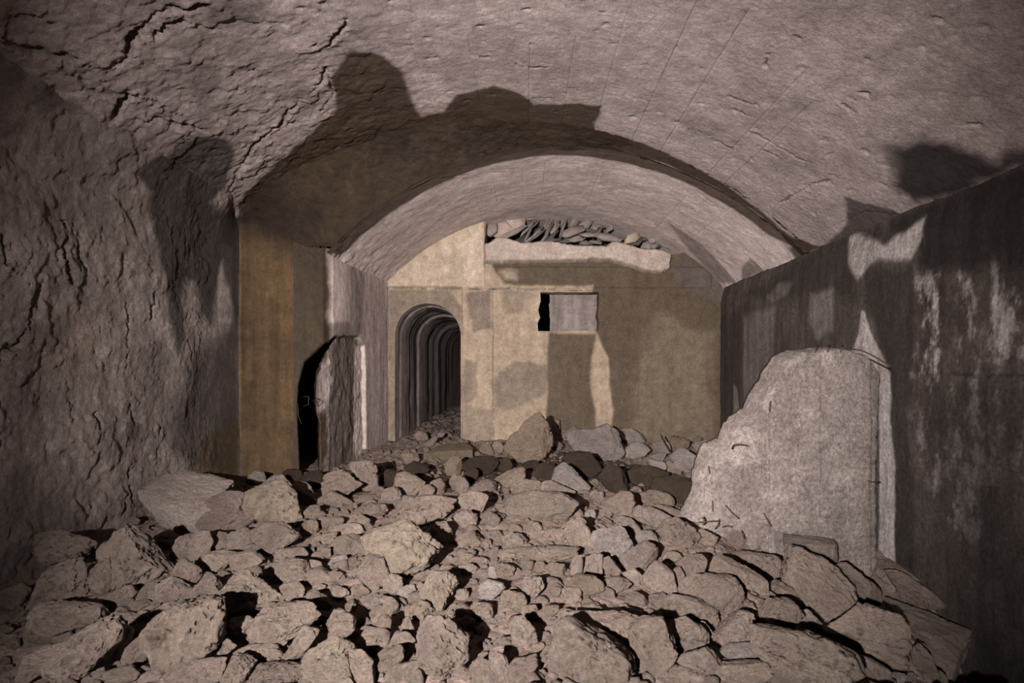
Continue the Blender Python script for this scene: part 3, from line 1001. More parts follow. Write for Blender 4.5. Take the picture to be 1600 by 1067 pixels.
# --- rubble bed
CTRL = np.array([(0, 1, -1.16), (0, 2, -1.15), (0, 3, -1.12), (0, 4.2, -1.07), (0, 5, -1.10), (0, 6, -1.10), (0, 7.2, -1.07), (0, 8.2, -1.04), (1.5, 8.2, -1.08), (2.8, 8.2, -1.1), (2.8, 6.5, -1.15),
                 (-1, 2, -1.17), (-1, 3.2, -1.12), (-1, 4.4, -1.08), (-1, 5.6, -1.12), (-1.4, 7.5, -1.06), (-1.4, 8.4, -1.05), (-1.9, 2.2, -1.20), (-2.9, 2.6, -1.28), (-2.9, 3.4, -1.24), (-2.9, 3.85, -1.15), (-2.9, 4.4, -1.15),
                 (-2.9, 5.8, -1.12), (-2.2, 6.2, -1.10), (-2, 5, -1.12), (-2, 3.6, -1.14), (1, 2, -1.18), (1, 3, -1.17), (1, 4, -1.14), (1, 5, -1.10), (1.2, 6, -1.10), (1.9, 2.2, -1.35), (1.9, 3, -1.36), (1.9, 3.7, -1.30),
                 (2.0, 4.8, -1.2), (2.8, 4.29, -1.50), (2.8, 3.4, -2.1), (2.8, 2.4, -2.0), (2.42, 3.92, -1.66), (2.5, 3.3, -2.05), (2.3, 2.7, -1.85), (2.8, 5, -1.3), (0, -1.5, -1.15), (-2.9, -1.5, -1.3), (2.8, -1.5, -1.6), (0, -4, -1.2), (-2.9, -4, -1.3), (2.8, -4, -1.5)])


def terrain(x, y):
    x = np.asarray(x, float)
    y = np.asarray(y, float)
    num, den = 0, 0
    for cx, cy, cz in CTRL:
        d2 = (x - cx) ** 2 + (y - cy) ** 2 + 0.03
        k = d2 ** -1.6
        num = num + k * cz
        den = den + k
    z = num / den
    return z - 0.22 * np.exp(-(((x + 2.02) / 0.16) ** 2 + ((y - 2.33) / 0.14) ** 2))


def ground_hit(px, py):
    r = ray(px, py)
    ys = np.arange(1.3, 8.3, 0.01)
    below = r[2] * ys <= terrain(r[0] * ys, ys)
    return float(ys[int(np.argmax(below))]) if below.any() else 8.1


U = axis([(-3.9, -3.0, 0.08), (-3.0, 2.95, 0.0135)])
Vv = axis([(-4.0, 1.6, 0.08), (1.6, 5.2, 0.0135), (5.2, 6.0, 0.018), (6.0, YB + 0.1, 0.024)])
S = Surf(U, Vv, lambda u, v: np.stack([u, v, terrain(u, v)], -1), seed=33.0)
if S.Nrm[20, 20][2] < 0:
    S.Nrm, S.flip = -S.Nrm, True
S.disp += 0.04 * fbm(S.pts * 2.2, 3) + 0.055 * (billow(S.pts * 5 + 3, 4, 0.6) - 0.22) + 0.032 * (0.2 - billow(S.pts * 13, 4, 0.65)) + 0.005
S.poly(0, [(380, 735), (470, 740), (590, 725), (640, 745), (760, 725), (900, 705), (960, 715), (1080, 760), (1080, 800), (1000, 770), (900, 745), (740, 760), (560, 775), (400, 760)], 0.10, 0.92, 0.15)
S.poly(1, [(700, 900), (850, 890), (830, 960), (700, 960)], 0.1, 0.25, 0.15)
floor = tag(S.build('floor', M_GROUND), 'uneven bed of dusty crumbled concrete and soil under the rocks', 'ground', kind='structure')
S2 = Surf(axis([(-2.0, -0.75, 0.03)]), axis([(YB - 0.1, 17, 0.05)]), lambda u, v: np.stack([u, v, -1.05 + 0.014 * (v - YB)], -1), seed=9)
if S2.Nrm[2, 2][2] < 0:
    S2.Nrm, S2.flip = -S2.Nrm, True
S2.disp += 0.05 * (billow(S2.pts * 5, 4) - 0.2) + 0.03 * (billow(S2.pts * 13, 3) - 0.2)
tag(S2.build('floor_tunnel', M_GROUND), 'rubble strewn floor inside the side tunnel', 'ground', kind='structure')


def ground_z(x, y):
    return terrain(x, y) if y < YB else -1.05 + 0.014 * (y - YB)


# ------------------------------------------------------------------ rocks
_ico = {}


def ico(level):
    if level not in _ico:
        b = bmesh.new()
        bmesh.ops.create_icosphere(b, subdivisions=level, radius=1.0)
        b.verts.ensure_lookup_table()
        V = np.array([v.co[:] for v in b.verts])
        F = np.array([[v.index for v in f.verts] for f in b.faces])
        V /= np.linalg.norm(V, axis=1)[:, None]
        b.free()
        _ico[level] = (V, F)
    return _ico[level]


def star_radius(theta, poly):
    """Distance from the origin to a polygon's edge along each angle."""
    d = np.stack([np.cos(theta), np.sin(theta)], 1)
    best = np.zeros(len(theta))
    n = len(poly)
    for k in range(n):
        a, b = poly[k], poly[(k + 1) % n]
        e = b - a
        den = d[:, 0] * e[1] - d[:, 1] * e[0]
        den = np.where(np.abs(den) < 1e-12, 1e-12, den)
        t = (a[0] * e[1] - a[1] * e[0]) / den
        s = (a[0] * d[:, 1] - a[1] * d[:, 0]) / den
        ok = (t > 0) & (s >= -1e-6) & (s <= 1 + 1e-6)
        best = np.where(ok, np.maximum(best, t), best)
    return np.where(best > 0, best, np.abs(poly).max() * 0.5)


def poly_area(p):
    x, y = p[:, 0], p[:, 1]
    return 0.5 * abs(np.dot(x, np.roll(y, -1)) - np.dot(y, np.roll(x, -1)))


COLORS = {'p': (0.35, 0.276, 0.232), 'y': (0.36, 0.292, 0.235), 'g': (0.385, 0.33, 0.306), 'w': (0.085, 0.058, 0.038), 't': (0.32, 0.25, 0.195), 'd': (0.29, 0.226, 0.19)}
CWORD = {'p': 'pinkish', 'y': 'pale cream', 'g': 'grey', 'w': 'dark damp', 't': 'tan', 'd': 'dull brown'}


def make_rock(name, poly, style, rough=1.0, level=None, depth_scale=1.0, ycen=None, seed=0):
    """A solid rock whose outline, seen from the front, follows poly (pixels); it sits on the rubble bed at its own depth."""
    rs = np.random.default_rng(1000 + seed)
    poly = np.asarray(poly, float)
    c = poly.mean(0)
    size_px = math.sqrt(poly_area(poly))
    bottom = poly[:, 1].max()
    bx = poly[np.argmax(poly[:, 1])][0]
    yb = ground_hit((bx + c[0]) / 2, min(bottom, 1160)) if ycen is None else ycen
    sc = yb / FPX
    R0 = size_px * sc / 2
    T = R0 * 1.2 * depth_scale
    yc = yb + (0.45 * T if ycen is None else 0)
    r = ray(*c)
    r /= np.linalg.norm(r)
    e3 = r
    e1 = np.cross(e3, [0, 0, 1.0])
    e1 /= np.linalg.norm(e1)
    e2 = np.cross(e1, e3)
    cen = ray(*c) * yc
    k = np.linalg.norm(cen) / FPX * (e3[1])          # metres per pixel, seen square-on
    k = yc / FPX
    pp = (poly - c) * np.array([1, -1]) * k
    # the picture plane is upright; undo the slant of the ray for off-axis rocks
    if level is None:
        level = 5 if size_px > 52 else (4 if size_px > 24 else 3)
    V, F = ico(level)
    th = np.arctan2(V[:, 2], V[:, 0])
    grid = np.linspace(-math.pi, math.pi, 181)
    Rg = star_radius(grid, pp)
    Rg = (np.roll(Rg[:-1], 1) + 2 * Rg[:-1] + np.roll(Rg[:-1], -1)) / 4
    Rg = np.append(Rg, Rg[0])
    R = np.interp(th, grid, Rg)
    rho = np.hypot(V[:, 0], V[:, 2])
    P = np.stack([R * rho ** 0.72 * np.cos(th), T * np.sign(V[:, 1]) * np.abs(V[:, 1]) ** 0.85, R * rho ** 0.72 * np.sin(th)], 1)
    # broken facets
    for j in range(11):
        nrm = rs.normal(size=3)
        nrm[1] = -abs(nrm[1]) - 0.15 if j < 9 else abs(nrm[1])
        nrm[2] += 0.25
        nrm /= np.linalg.norm(nrm)
        dmax = (P @ nrm).max()
        h = dmax * rs.uniform(0.55, 0.85)
        ex = np.clip(P @ nrm - h, 0, None)
        P -= ex[:, None] * nrm * 0.97
    nv = P / (np.linalg.norm(P, axis=1)[:, None] + 1e-9)
    so = rs.uniform(0, 90, 3)
    q = P / R0
    f = 0.10 * fbm(q * 1.1 + so, 3) + rough * (0.15 * (0.20 - billow(q * 1.7 + so, 5, 0.62)) + 0.06 * (0.2 - billow(q * 6 + so, 4, 0.65)) + 0.05 * fbm(q * 9 + so, 4, 0.7))
    crk = np.abs(fbm(q * 1.3 + so + 40, 4, 0.6))
    f -= rough * 0.10 * sstep(0.045, 0.0, crk)
    lay = rs.normal(size=3); lay /= np.linalg.norm(lay)
    f += rough * 0.03 * noise(np.stack([(q @ lay) * 7, q[:, 0] * 0.8, q[:, 2] * 0.8], 1) + so)
    P = P + nv * (f * R0)[:, None]
    lo_t, hi_t = c + (poly.min(0) - c) * 1.0, c + (poly.max(0) - c) * 1.0
    for it in range(3):
        pj = proj(P + cen)
        lo, hi = pj.min(0), pj.max(0)
        P[:, 0] *= (hi_t[0] - lo_t[0]) / (hi[0] - lo[0])
        P[:, 2] *= (hi_t[1] - lo_t[1]) / (hi[1] - lo[1])
        pj = proj(P + cen)
        off = (lo_t + hi_t) / 2 - (pj.min(0) + pj.max(0)) / 2
        P[:, 0] += off[0] * k
        P[:, 2] -= off[1] * k
    for it in range(40):
        if (P[:, 1] + cen[1]).max() > YB - 0.03 and abs(c[0] - 668) > 60 or (P[:, 0] + cen[0]).min() < XL + 0.06 or (P[:, 0] + cen[0]).max() > XR - 0.04:
            P, cen = P * 0.985, cen * 0.985
    base = cen.copy()
    zmin = P[:, 2].min()
    o = mesh_object(name, P - np.array([0, 0, zmin]), F, M_ROCK if style != 's' else M_SLATE, loc=(base[0], base[1], base[2] + zmin + CZ))
    v = rs.uniform(0.86, 1.12)
    tint = np.array(COLORS[style]) * (1.0 if style == 'w' else 1.25) * v * np.array([1, rs.uniform(0.985, 1.01), rs.uniform(0.97, 1.03)])
    o.color = (*tint, 1)
    return o


def hull_rock(name, pts, color, subdiv=14, amp=0.012, seed=0, mat=None, parent=None):
    """pts: (px, py, Y) corners; convex block with a broken surface."""
    W = np.array([at(*p) for p in pts])
    cen = W.mean(0)
    cen[2] = W[:, 2].min()
    b = bmesh.new()
    for p in W - cen:
        b.verts.new(p)
    bmesh.ops.convex_hull(b, input=b.verts[:])
    for v in [v for v in b.verts if not v.link_faces]:
        b.verts.remove(v)
    bmesh.ops.triangulate(b, faces=b.faces[:])
    target = 0.022
    for it in range(6):
        long = [e for e in b.edges if e.calc_length() > target]
        if not long or len(b.faces) > 9000:
            break
        bmesh.ops.subdivide_edges(b, edges=long, cuts=1)
        bmesh.ops.triangulate(b, faces=b.faces[:])
    bmesh.ops.smooth_vert(b, verts=b.verts[:], factor=0.5, use_axis_x=True, use_axis_y=True, use_axis_z=True)
    b.normal_update()
    b.verts.ensure_lookup_table()
    P = np.array([v.co[:] for v in b.verts])
    Nn = np.array([v.normal[:] for v in b.verts])
    F = np.array([[v.index for v in f.verts] for f in b.faces])
    b.free()
    d = amp * (1.2 * fbm(P * 6 + seed, 4) + 0.9 * (0.2 - billow(P * 14 + seed, 3)) + 0.5 * fbm(P * 40 + seed, 3))
    P = P + Nn * d[:, None]
    o = mesh_object(name, P, F, mat or M_ROCK, loc=(cen[0], cen[1], cen[2] + CZ), parent=parent)
    o.color = (*color, 1)
    return o


FR = {'1': (0, 720, 5), '2': (300, 700, 5), '3': (600, 640, 5), '4': (880, 640, 5), '5': (0, 854, 5), '6': (300, 854, 5), '7': (600, 854, 5), '8': (880, 854, 5), 'R': (1060, 700, 2.907), 'P': (0, 0, 1)}
G_ROCK = 'rocks of the rubble heap'
#  frame | style | roughness | label ('' = written from its place) | outline
ROCKS = '''
5|p|1.1|rounded craggy rock at the foot of the left wall, left of the thin upright one|250 260 300 180 480 110 560 110 630 170 650 290 660 360 560 430 400 425 245 480
5|p|1.0|thin upright rock between two black gaps near the left wall|740 100 830 90 860 150 870 330 820 390 740 360 690 240 720 180
1|p|1.0|large pale wedge-shaped rock in front of the tilted slab at the left wall|900 640 1000 560 1090 540 1150 600 1210 680 1320 770 1290 830 1180 900 1050 990 930 890 880 780 800 730
1|d|1.2|dark crumbling lump of plaster leaning on the left wall|300 720 450 600 600 560 720 600 740 660 700 760 600 800 420 800 320 790
1|p|1.2||1350 690 1400 600 1500 590 1600 560 1640 640 1600 750 1450 770 1370 750
1|p|1.0||1330 870 1370 790 1480 780 1560 830 1565 900 1510 980 1480 990 1340 930
5|p|0.9||0 350 120 300 240 370 190 440 150 480 90 460 0 420
5|p|1.0||240 490 400 430 720 460 800 530 720 640 560 700 330 620 280 560
5|p|1.0||190 660 320 620 540 700 500 760 300 790 200 790
5|p|1.1|long craggy rock with a crack running beside the rusty strap|640 640 740 580 900 570 950 650 940 760 870 870 740 980 600 1065 380 1065 440 900 540 760
5|p|0.8||150 820 300 790 500 760 540 780 440 900 380 1075 130 1075
5|d|0.8||970 870 1060 740 1170 660 1250 650 1180 760 1150 850 1090 930 960 940
P|p|1.1|large angular rock with a steep shaded right side, front left|230 1015 250 990 288 965 320 945 335 940 343 965 346 990 345 1000 344 1022 330 1030 300 1047 270 1052 240 1046 232 1035
5|p|1.1||820 420 900 330 1020 310 1060 370 990 430 900 470
5|p|1.1||1070 380 1130 290 1250 270 1290 330 1210 410 1120 410
5|p|1.1||1220 400 1300 300 1420 250 1480 330 1470 400 1350 430
P|p|0.9||302 920 312 906 330 902 345 915 343 935 330 945 305 935
5|p|1.0||1180 560 1220 470 1310 450 1350 510 1320 580 1230 600
5|p|1.0||1050 540 1110 500 1170 530 1180 590 1100 600
5|p|1.0||830 550 900 510 1000 520 1050 570 1000 600 900 580
5|p|1.0||1000 430 1140 420 1180 480 1100 500 1010 490
5|p|1.0||850 1020 980 930 1090 950 1100 1085 820 1085
5|p|0.9||1100 1000 1200 980 1310 1030 1320 1085 1095 1085
6|p|0.8||0 920 120 880 230 890 240 1085 -180 1085 -150 990
2|y|1.0|pale yellow boulder with flaking layers on the crest of the heap|400 440 440 380 520 320 620 275 700 300 770 350 820 430 825 490 795 570 700 600 600 580 450 560 400 510
2|g|0.9||430 250 480 190 560 200 570 260 540 300 450 290
2|g|0.7||560 270 610 225 690 215 730 270 770 310 700 310 620 290
2|p|0.9||380 340 440 300 520 300 520 330 440 385 390 375
2|w|1.0||690 240 760 170 830 170 855 210 850 250 760 250
2|w|1.0||870 230 900 185 990 190 1030 230 1030 320 990 320 920 290 880 270
2|p|1.0||780 285 850 265 910 280 950 330 960 390 930 435 870 400 840 330
2|p|1.1|craggy rock with a notch, left of the upright round rock|1030 270 1060 220 1150 185 1230 190 1250 240 1290 280 1310 330 1240 370 1170 390 1080 350 1035 330
2|p|1.0|upright round rock standing on the crest before the black slit|1240 170 1270 130 1340 105 1400 120 1435 170 1445 310 1390 330 1330 290 1280 200
2|d|0.5||60 580 250 400 330 360 400 390 400 510 450 560 470 620 300 640 120 640
2|p|0.7|flat-topped rock directly in front of the pale yellow boulder|460 690 540 600 690 590 780 640 825 720 760 780 680 810 560 790 470 740
2|p|1.0||0 700 90 650 220 680 270 740 180 790 40 770
2|p|1.0||280 760 300 660 430 650 480 740 420 790
2|p|1.0||660 840 760 780 850 790 890 850 830 890 690 870
2|d|1.1||870 500 900 450 980 460 1000 520 960 560 880 540
2|d|1.1||990 580 1060 540 1170 560 1180 600 1080 620
2|p|1.0||940 740 1010 680 1130 660 1130 710 1050 760
2|p|1.0||1110 720 1240 680 1360 740 1370 820 1260 840 1140 780
2|p|1.0||1080 640 1190 590 1290 620 1320 690 1230 700 1110 680
2|p|1.0||990 830 1030 780 1070 790 1080 840 1020 860
2|g|0.9|small whitish rounded stone lying in a bare dirt hollow|1070 900 1110 850 1180 840 1210 880 1170 930 1090 920
2|p|0.9||560 960 610 900 660 900 680 960 660 1010 590 1000
6|p|0.8||680 100 870 120 910 200 1000 200 1100 290 900 300 690 280
2|p|1.0||900 960 930 880 1000 880 1020 960 960 1000
2|d|1.2||1000 370 1080 340 1170 390 1240 440 1150 450 1020 420
2|p|0.9||300 820 440 800 550 890 500 950 360 940
2|p|0.9||60 880 200 810 300 830 350 920 240 960 130 950
6|y|1.0|yellowish rock with a sheared dark right side, behind the heart-shaped rock|215 300 300 250 430 200 560 200 640 280 690 400 680 430 580 430 430 500 280 550 225 530
6|p|1.0|heart-shaped rock tapering to a point at the bottom|460 540 560 460 720 450 900 440 960 520 880 620 720 790 640 760 480 650
6|p|1.0||690 340 760 285 830 290 870 340 870 420 790 440 700 420
6|p|1.1||280 640 300 560 420 550 470 600 460 660 360 720 290 700
6|p|1.0||900 400 1000 350 1060 400 1090 470 1060 500 960 480
6|p|1.0||960 560 1010 510 1080 530 1090 590 1030 620 970 600
6|p|1.1||1040 660 1120 540 1200 500 1260 560 1270 680 1200 760 1110 720
6|p|1.0||350 790 470 760 620 760 680 870 600 920 510 910 420 840
6|d|1.2|dark fissured rock at the front edge, second right of the steep-sided rock|240 900 320 840 440 840 490 900 440 1010 400 1085 250 1085
6|d|1.1||450 1000 560 930 740 910 900 950 900 1085 450 1085
6|y|0.9|large light rock with a black spot at the front edge|880 820 980 740 1060 730 1150 830 1240 940 1310 990 1290 1085 920 1085 900 950
6|p|0.9||720 860 780 790 890 640 980 690 960 740 880 820 840 900 720 900
6|p|0.7||1270 700 1350 640 1450 650 1530 740 1400 850 1280 800
6|p|1.0||1240 820 1330 830 1410 900 1420 1000 1370 1085 1310 960
6|t|1.0||1420 880 1480 810 1580 780 1640 830 1600 950 1470 1000
6|p|1.0||1410 590 1500 540 1550 570 1530 700 1470 740 1410 650
6|p|1.0||1300 200 1400 60 1470 100 1530 230 1480 340 1330 300
6|p|1.0||200 870 260 720 340 720 340 780 260 850 210 880
6|p|0.9||10 300 60 240 200 220 210 300 190 400 60 420
3|t|0.6|tall triangular tan rock leaning before the end wall under the recess|960 310 1010 210 1070 140 1130 50 1190 60 1240 130 1290 250 1290 300 1180 380 1090 395 1000 330
3|p|0.8||840 300 880 255 940 300 930 330 860 335
3|p|0.8||750 310 790 260 830 290 850 350 780 350
3|p|0.8||240 220 280 170 320 190 340 240 290 250
3|p|0.8||320 270 390 215 410 260 340 290
3|p|0.8||1265 100 1310 60 1360 80 1370 150 1350 190 1300 160
3|y|0.8||1390 190 1470 140 1540 190 1480 235 1410 225
4|g|0.6|large smooth grey rock below the brown stained end wall|110 200 150 165 250 170 330 130 380 170 450 250 440 300 390 370 280 380 150 330 60 290
4|g|0.7||440 170 580 150 630 200 610 250 540 270 480 220
4|g|0.6||480 300 540 265 610 270 665 330 650 370 560 380 490 360
4|g|0.7||710 270 760 245 810 270 830 350 760 345 710 310
4|g|0.8||690 370 740 340 800 350 800 410 720 410
4|g|0.8||680 430 760 400 800 450 780 490 720 480
4|p|0.8||810 460 850 410 920 450 920 490 830 485
4|g|0.7||1020 270 1110 250 1190 280 1150 350 1120 410 1060 330
4|g|0.7||850 330 940 310 1040 390 1080 450 1000 490 900 430
4|w|0.6|dark damp mound left of the standing concrete slab|490 500 560 450 660 450 740 500 800 540 720 600 600 600 530 570
4|w|0.6||720 600 800 540 900 530 1040 560 1070 680 1060 720 960 660 850 650
4|w|0.6||10 370 80 340 180 335 240 400 285 470 260 520 120 470
4|w|0.7||290 500 380 440 480 470 500 570 480 640 410 650 330 600
3|w|0.8||620 430 700 380 850 370 880 420 860 480 740 500 640 460
3|w|0.8||890 390 950 380 1000 440 970 470 890 480
3|w|0.9||170 460 240 410 310 440 350 490 290 540 190 510
3|t|0.8|brown stained stone at the corner of the flat block before the doorway|480 440 560 370 600 400 600 500 520 520
3|w|0.9||630 510 680 460 730 500 720 560 650 550
3|w|0.9||1170 480 1260 420 1350 450 1370 520 1260 550 1190 520
3|p|1.0||95 600 130 510 200 500 290 540 305 620 270 670 190 680 120 650
3|p|1.0||310 590 380 620 390 660 280 685 270 650
3|d|1.0||370 560 440 545 480 600 470 660 400 640
3|p|0.9||520 570 560 515 620 560 650 610 600 660 530 640
3|p|1.0|long low rough rock with a black shadow gap at its right end|100 800 150 720 240 680 330 690 420 680 500 720 530 780 510 860 420 880 290 870 110 880
3|p|1.0||590 690 680 640 760 650 800 690 770 770 740 810 690 800 640 740
3|d|1.0||640 640 680 590 760 555 840 600 860 640 770 660 680 650
3|p|0.8||880 540 950 490 1050 460 1080 500 1090 540 1000 580 900 600
3|p|0.9||1000 590 1090 550 1180 570 1230 630 1120 650 1020 640
3|p|0.8|broad flat layered rock in the middle of the heap|980 800 1040 700 1150 650 1330 660 1440 740 1480 830 1360 860 1200 840 1090 850
3|g|0.9|pointed pale grey rock on the crest casting a black shadow to its right|1330 550 1360 480 1410 430 1470 470 1530 560 1590 610 1500 640 1400 600
3|p|0.9||1240 580 1330 560 1480 640 1450 680 1310 640
3|p|0.9||560 830 640 790 710 820 720 900 640 940 570 900
3|d|1.2||760 850 830 800 900 850 880 920 800 930
P|y|1.1|big pale craggy boulder in the middle of the heap|575 851 599 827 640 817 661 827 681 855 686 879 678 893 633 900 582 884
3|p|1.0||370 930 420 880 480 890 530 980 520 1040 400 1040
3|p|1.0||560 1000 640 950 740 960 800 1030 780 1075 570 1075
7|y|0.9|cream coloured lump standing in a hollow near the front|300 260 380 200 480 210 540 250 560 330 500 430 380 490 310 470
3|p|0.9||1400 930 1480 850 1580 870 1600 960 1500 1000
4|p|1.0||280 690 430 650 490 690 510 790 600 890 540 870 440 800 320 745
4|t|0.9||590 680 700 640 800 670 860 720 860 760 760 725 620 725
4|p|0.9||720 750 820 750 920 810 940 870 880 860 820 800
4|p|0.9||560 820 620 760 720 780 800 830 820 900 760 940 680 880 620 870
4|p|1.1||750 1000 830 880 900 860 1000 930 1050 1010 1020 1075 750 1075
4|p|1.0||410 880 500 840 560 900 610 950 560 980 480 920
4|p|1.0||20 950 80 850 160 850 220 920 230 1050 40 1070
P|g|0.9||928 850 932 835 950 826 970 832 984 848 978 868 955 873 935 868
4|p|1.0||1050 960 1100 940 1190 990 1200 1060 1100 1040
4|d|0.9||1240 990 1330 950 1400 1010 1420 1075 1280 1075
P|g|0.9||1170 844 1184 828 1205 838 1228 855 1232 868 1200 866 1175 862
8|p|1.0|rounded ball-like rock on the right half of the heap|470 20 560 -30 680 0 720 70 700 110 610 190 480 160 460 90
8|p|0.9||310 110 370 85 430 110 445 180 400 230 320 250
8|p|0.8||150 80 220 60 290 100 305 240 210 220 150 195
8|p|0.8||65 200 80 100 120 80 150 130 150 210 100 235
8|t|0.7||50 250 130 220 260 240 305 290 300 340 200 400 80 350
8|p|0.9||320 260 440 240 520 290 510 340 330 355
8|p|1.0||470 190 560 180 610 230 620 310 560 305 520 250
8|p|0.8||640 230 720 130 800 140 850 230 900 350 880 400 760 330 660 310
8|p|0.9||860 190 910 170 950 210 950 310 930 350 880 260
8|p|1.0||910 150 980 80 1070 70 1110 120 1110 220 1040 240 960 290 945 210
8|p|0.6|large smooth rock with a black shaded right side, right half of the heap|940 370 1000 260 1120 230 1310 240 1350 340 1400 480 1370 520 1250 510 1120 460 960 410
8|p|0.8||1170 170 1200 90 1290 100 1440 170 1560 250 1570 310 1510 360 1420 270 1300 235 1180 235
8|p|0.9||830 390 980 420 1110 460 1190 540 1170 600 1090 620 950 560 820 520
8|p|0.9||840 600 950 570 1050 640 1120 740 1110 800 1030 840 940 860 870 760 850 680
8|p|0.9||1060 590 1130 640 1180 690 1160 750 1110 700
8|p|0.9||1150 650 1220 520 1420 530 1510 590 1480 700 1470 770 1330 770 1230 790 1150 780
8|g|0.9||1250 850 1320 770 1450 760 1550 830 1560 900 1400 920 1290 900
8|p|0.8|big rounded rock at the front edge, right of the dark oval rock|1190 1010 1260 920 1400 900 1520 960 1600 1085 1190 1085
8|p|1.0||910 930 1030 860 1150 800 1230 900 1200 990 1150 1030 1040 980
8|d|0.7|dark oval rock at the front edge beside a black gap|530 740 590 620 650 570 760 580 840 650 860 750 870 880 820 940 640 1000 590 900
8|p|0.8||650 1000 740 950 900 940 1040 1010 1110 1085 640 1085
8|p|0.8||70 560 200 520 480 540 570 590 540 680 500 800 440 790 300 730 180 650
8|p|1.2|big craggy boulder at the front edge, left of the dark oval rock|0 600 60 580 130 650 250 740 400 790 460 850 510 960 500 1085 -100 1085 -130 950 -50 760
7|p|1.1||1000 600 1090 550 1160 640 1190 760 1120 800 1020 760
7|p|1.3|large crumbling rock with a pebbly surface in front of the cream lump|270 680 360 570 480 590 640 740 640 850 520 950 400 1020 330 980 270 850
7|p|0.8||20 740 80 670 190 680 230 760 140 830 60 810
7|p|0.7||20 1000 60 940 140 920 195 990 150 1060 20 1065
7|p|0.7||550 970 600 930 670 950 670 1040 580 1060
7|p|1.0||680 960 740 880 820 900 830 1085 700 1085
7|p|1.0||840 850 930 830 970 940 960 1000 870 1075 830 980
7|p|1.0||980 960 1080 860 1190 850 1190 900 1120 970 1070 1060 960 1075
7|p|1.0||150 900 270 910 310 1010 300 1075 190 1075
7|p|1.0||140 620 190 560 230 640 200 700 160 690
7|p|0.7|long pale ledge-like rock above a dark bare hollow|880 110 1050 30 1250 0 1460 20 1480 80 1450 115 1200 115 1000 120
7|g|0.9||820 170 860 160 890 220 840 250
7|p|1.0||0 280 80 220 140 260 140 330 80 360 0 340
7|p|1.0||0 400 60 400 110 460 110 520 20 540
R|p|0.9|big rough rock in front of the pale block at the slab's foot|490 500 600 465 720 530 790 620 790 680 720 760 640 740 590 640 500 580
R|p|0.9||700 540 800 600 910 690 910 720 820 725 790 650
R|p|0.8||200 500 330 475 440 500 485 555 460 600 390 590 300 530
R|p|0.9||400 620 490 605 560 680 540 730 440 670
R|d|0.9||360 690 500 690 560 800 550 825 470 830 380 790
R|p|0.9|large sloping rock at the front edge, right half|360 820 500 850 640 870 760 960 800 1075 480 1075 400 980 350 880
R|p|0.9|big rock left of the fallen flat slab|650 810 800 740 920 725 990 830 1030 960 1030 1000 880 960 740 920 660 870
R|p|0.9|rock resting against the foot of the right wall beyond the shadow|955 570 1030 565 1130 630 1200 690 1190 720 1100 700 1000 640
R|p|0.9||905 560 925 550 990 630 950 625
R|p|0.9||810 1000 840 950 900 980 960 1040 950 1075 810 1075
R|g|0.9||540 760 600 740 650 800 650 860 600 840
R|p|0.9||1060 900 1110 940 1180 1030 1160 1070 1090 1000
'''
rocks = []            # (object, centre px, size px, style, label)
mask_polys = []
for i, line in enumerate(ROCKS.strip().splitlines()):
    fr, st, ro, lab, nums = line.split('|')
    ox, oy, k = FR[fr]
    nm = list(map(float, nums.split()))
    poly = np.array([(ox + nm[j] / k, oy + nm[j + 1] / k) for j in range(0, len(nm), 2)])
    c = poly.mean(0)
    grow = c + (poly - c) * 1.20
    o = make_rock('rock', grow, st, float(ro) * 1.4, seed=i)
    sz = math.sqrt(poly_area(poly))
    asp = (np.ptp(poly[:, 0])) / max(np.ptp(poly[:, 1]), 1)
    rocks.append([o, c, sz, st, lab, asp, float(ro)])
    mask_polys.append(poly)

# hand-shaped slabs and blocks
special = []
o = hull_rock('broken_slab', [(a_, b_, c_ - 0.18) for a_, b_, c_ in [(240, 745, 4.55), (290, 733, 4.65), (330, 739, 4.65), (366, 752, 4.5), (214, 766, 4.25), (216, 775, 4.2), (250, 792, 4.08), (300, 800, 4.02), (330, 796, 4.1), (244, 814, 4.16), (255, 826, 4.16), (305, 839, 4.14), (318, 820, 4.12), (262, 828, 4.6), (330, 830, 4.6), (362, 775, 4.6)]],
              (0.54, 0.45, 0.40), amp=0.022, seed=1.5)
special.append((o, (290, 785), 'big tilted concrete slab lying against the left wall', 'broken slabs and blocks'))
o = hull_rock('broken_slab', [(1380, 930, 3.80), (1450, 955, 3.62), (1521, 985, 3.45), (1492, 1042, 3.02), (1428, 1000, 3.08), (1400, 962, 3.4), (1384, 950, 3.80), (1516, 1008, 3.45), (1487, 1075, 3.02), (1428, 1040, 3.08)],
              (0.43, 0.35, 0.30), amp=0.016, seed=2.5)
special.append((o, (1450, 985), 'flat slab fallen on the right with a black shadow at its tip', 'broken slabs and blocks'))
o = hull_rock('concrete_block', [(1222, 832, 4.05), (1301, 841, 4.0), (1309, 849, 3.85), (1309, 874, 3.8), (1226, 850, 3.78), (1228, 866, 3.75), (1300, 872, 3.75), (1305, 851, 3.78), (1228, 880, 4.0), (1306, 885, 4.0)],
              (0.37, 0.305, 0.262), amp=0.010, seed=3.5)
special.append((o, (1265, 855), 'pale flat concrete block at the foot of the standing slab', 'broken slabs and blocks'))
o = hull_rock('concrete_block', [(661, 722, 6.75), (662, 709, 6.75), (684, 696, 7.3), (728, 690, 7.45), (739, 699, 7.0), (739, 715, 6.75), (700, 704, 6.76), (738, 703, 6.78), (700, 725, 7.2), (735, 722, 7.3)],
              (0.34, 0.265, 0.19), amp=0.010, seed=4.5)
special.append((o, (700, 706), 'flat tan concrete block lying before the arched doorway', 'broken slabs and blocks'))
for o, c, lab, g in special:
    tag(o, lab, 'concrete block' if 'block' in o.name else 'slab', g, 'thing')

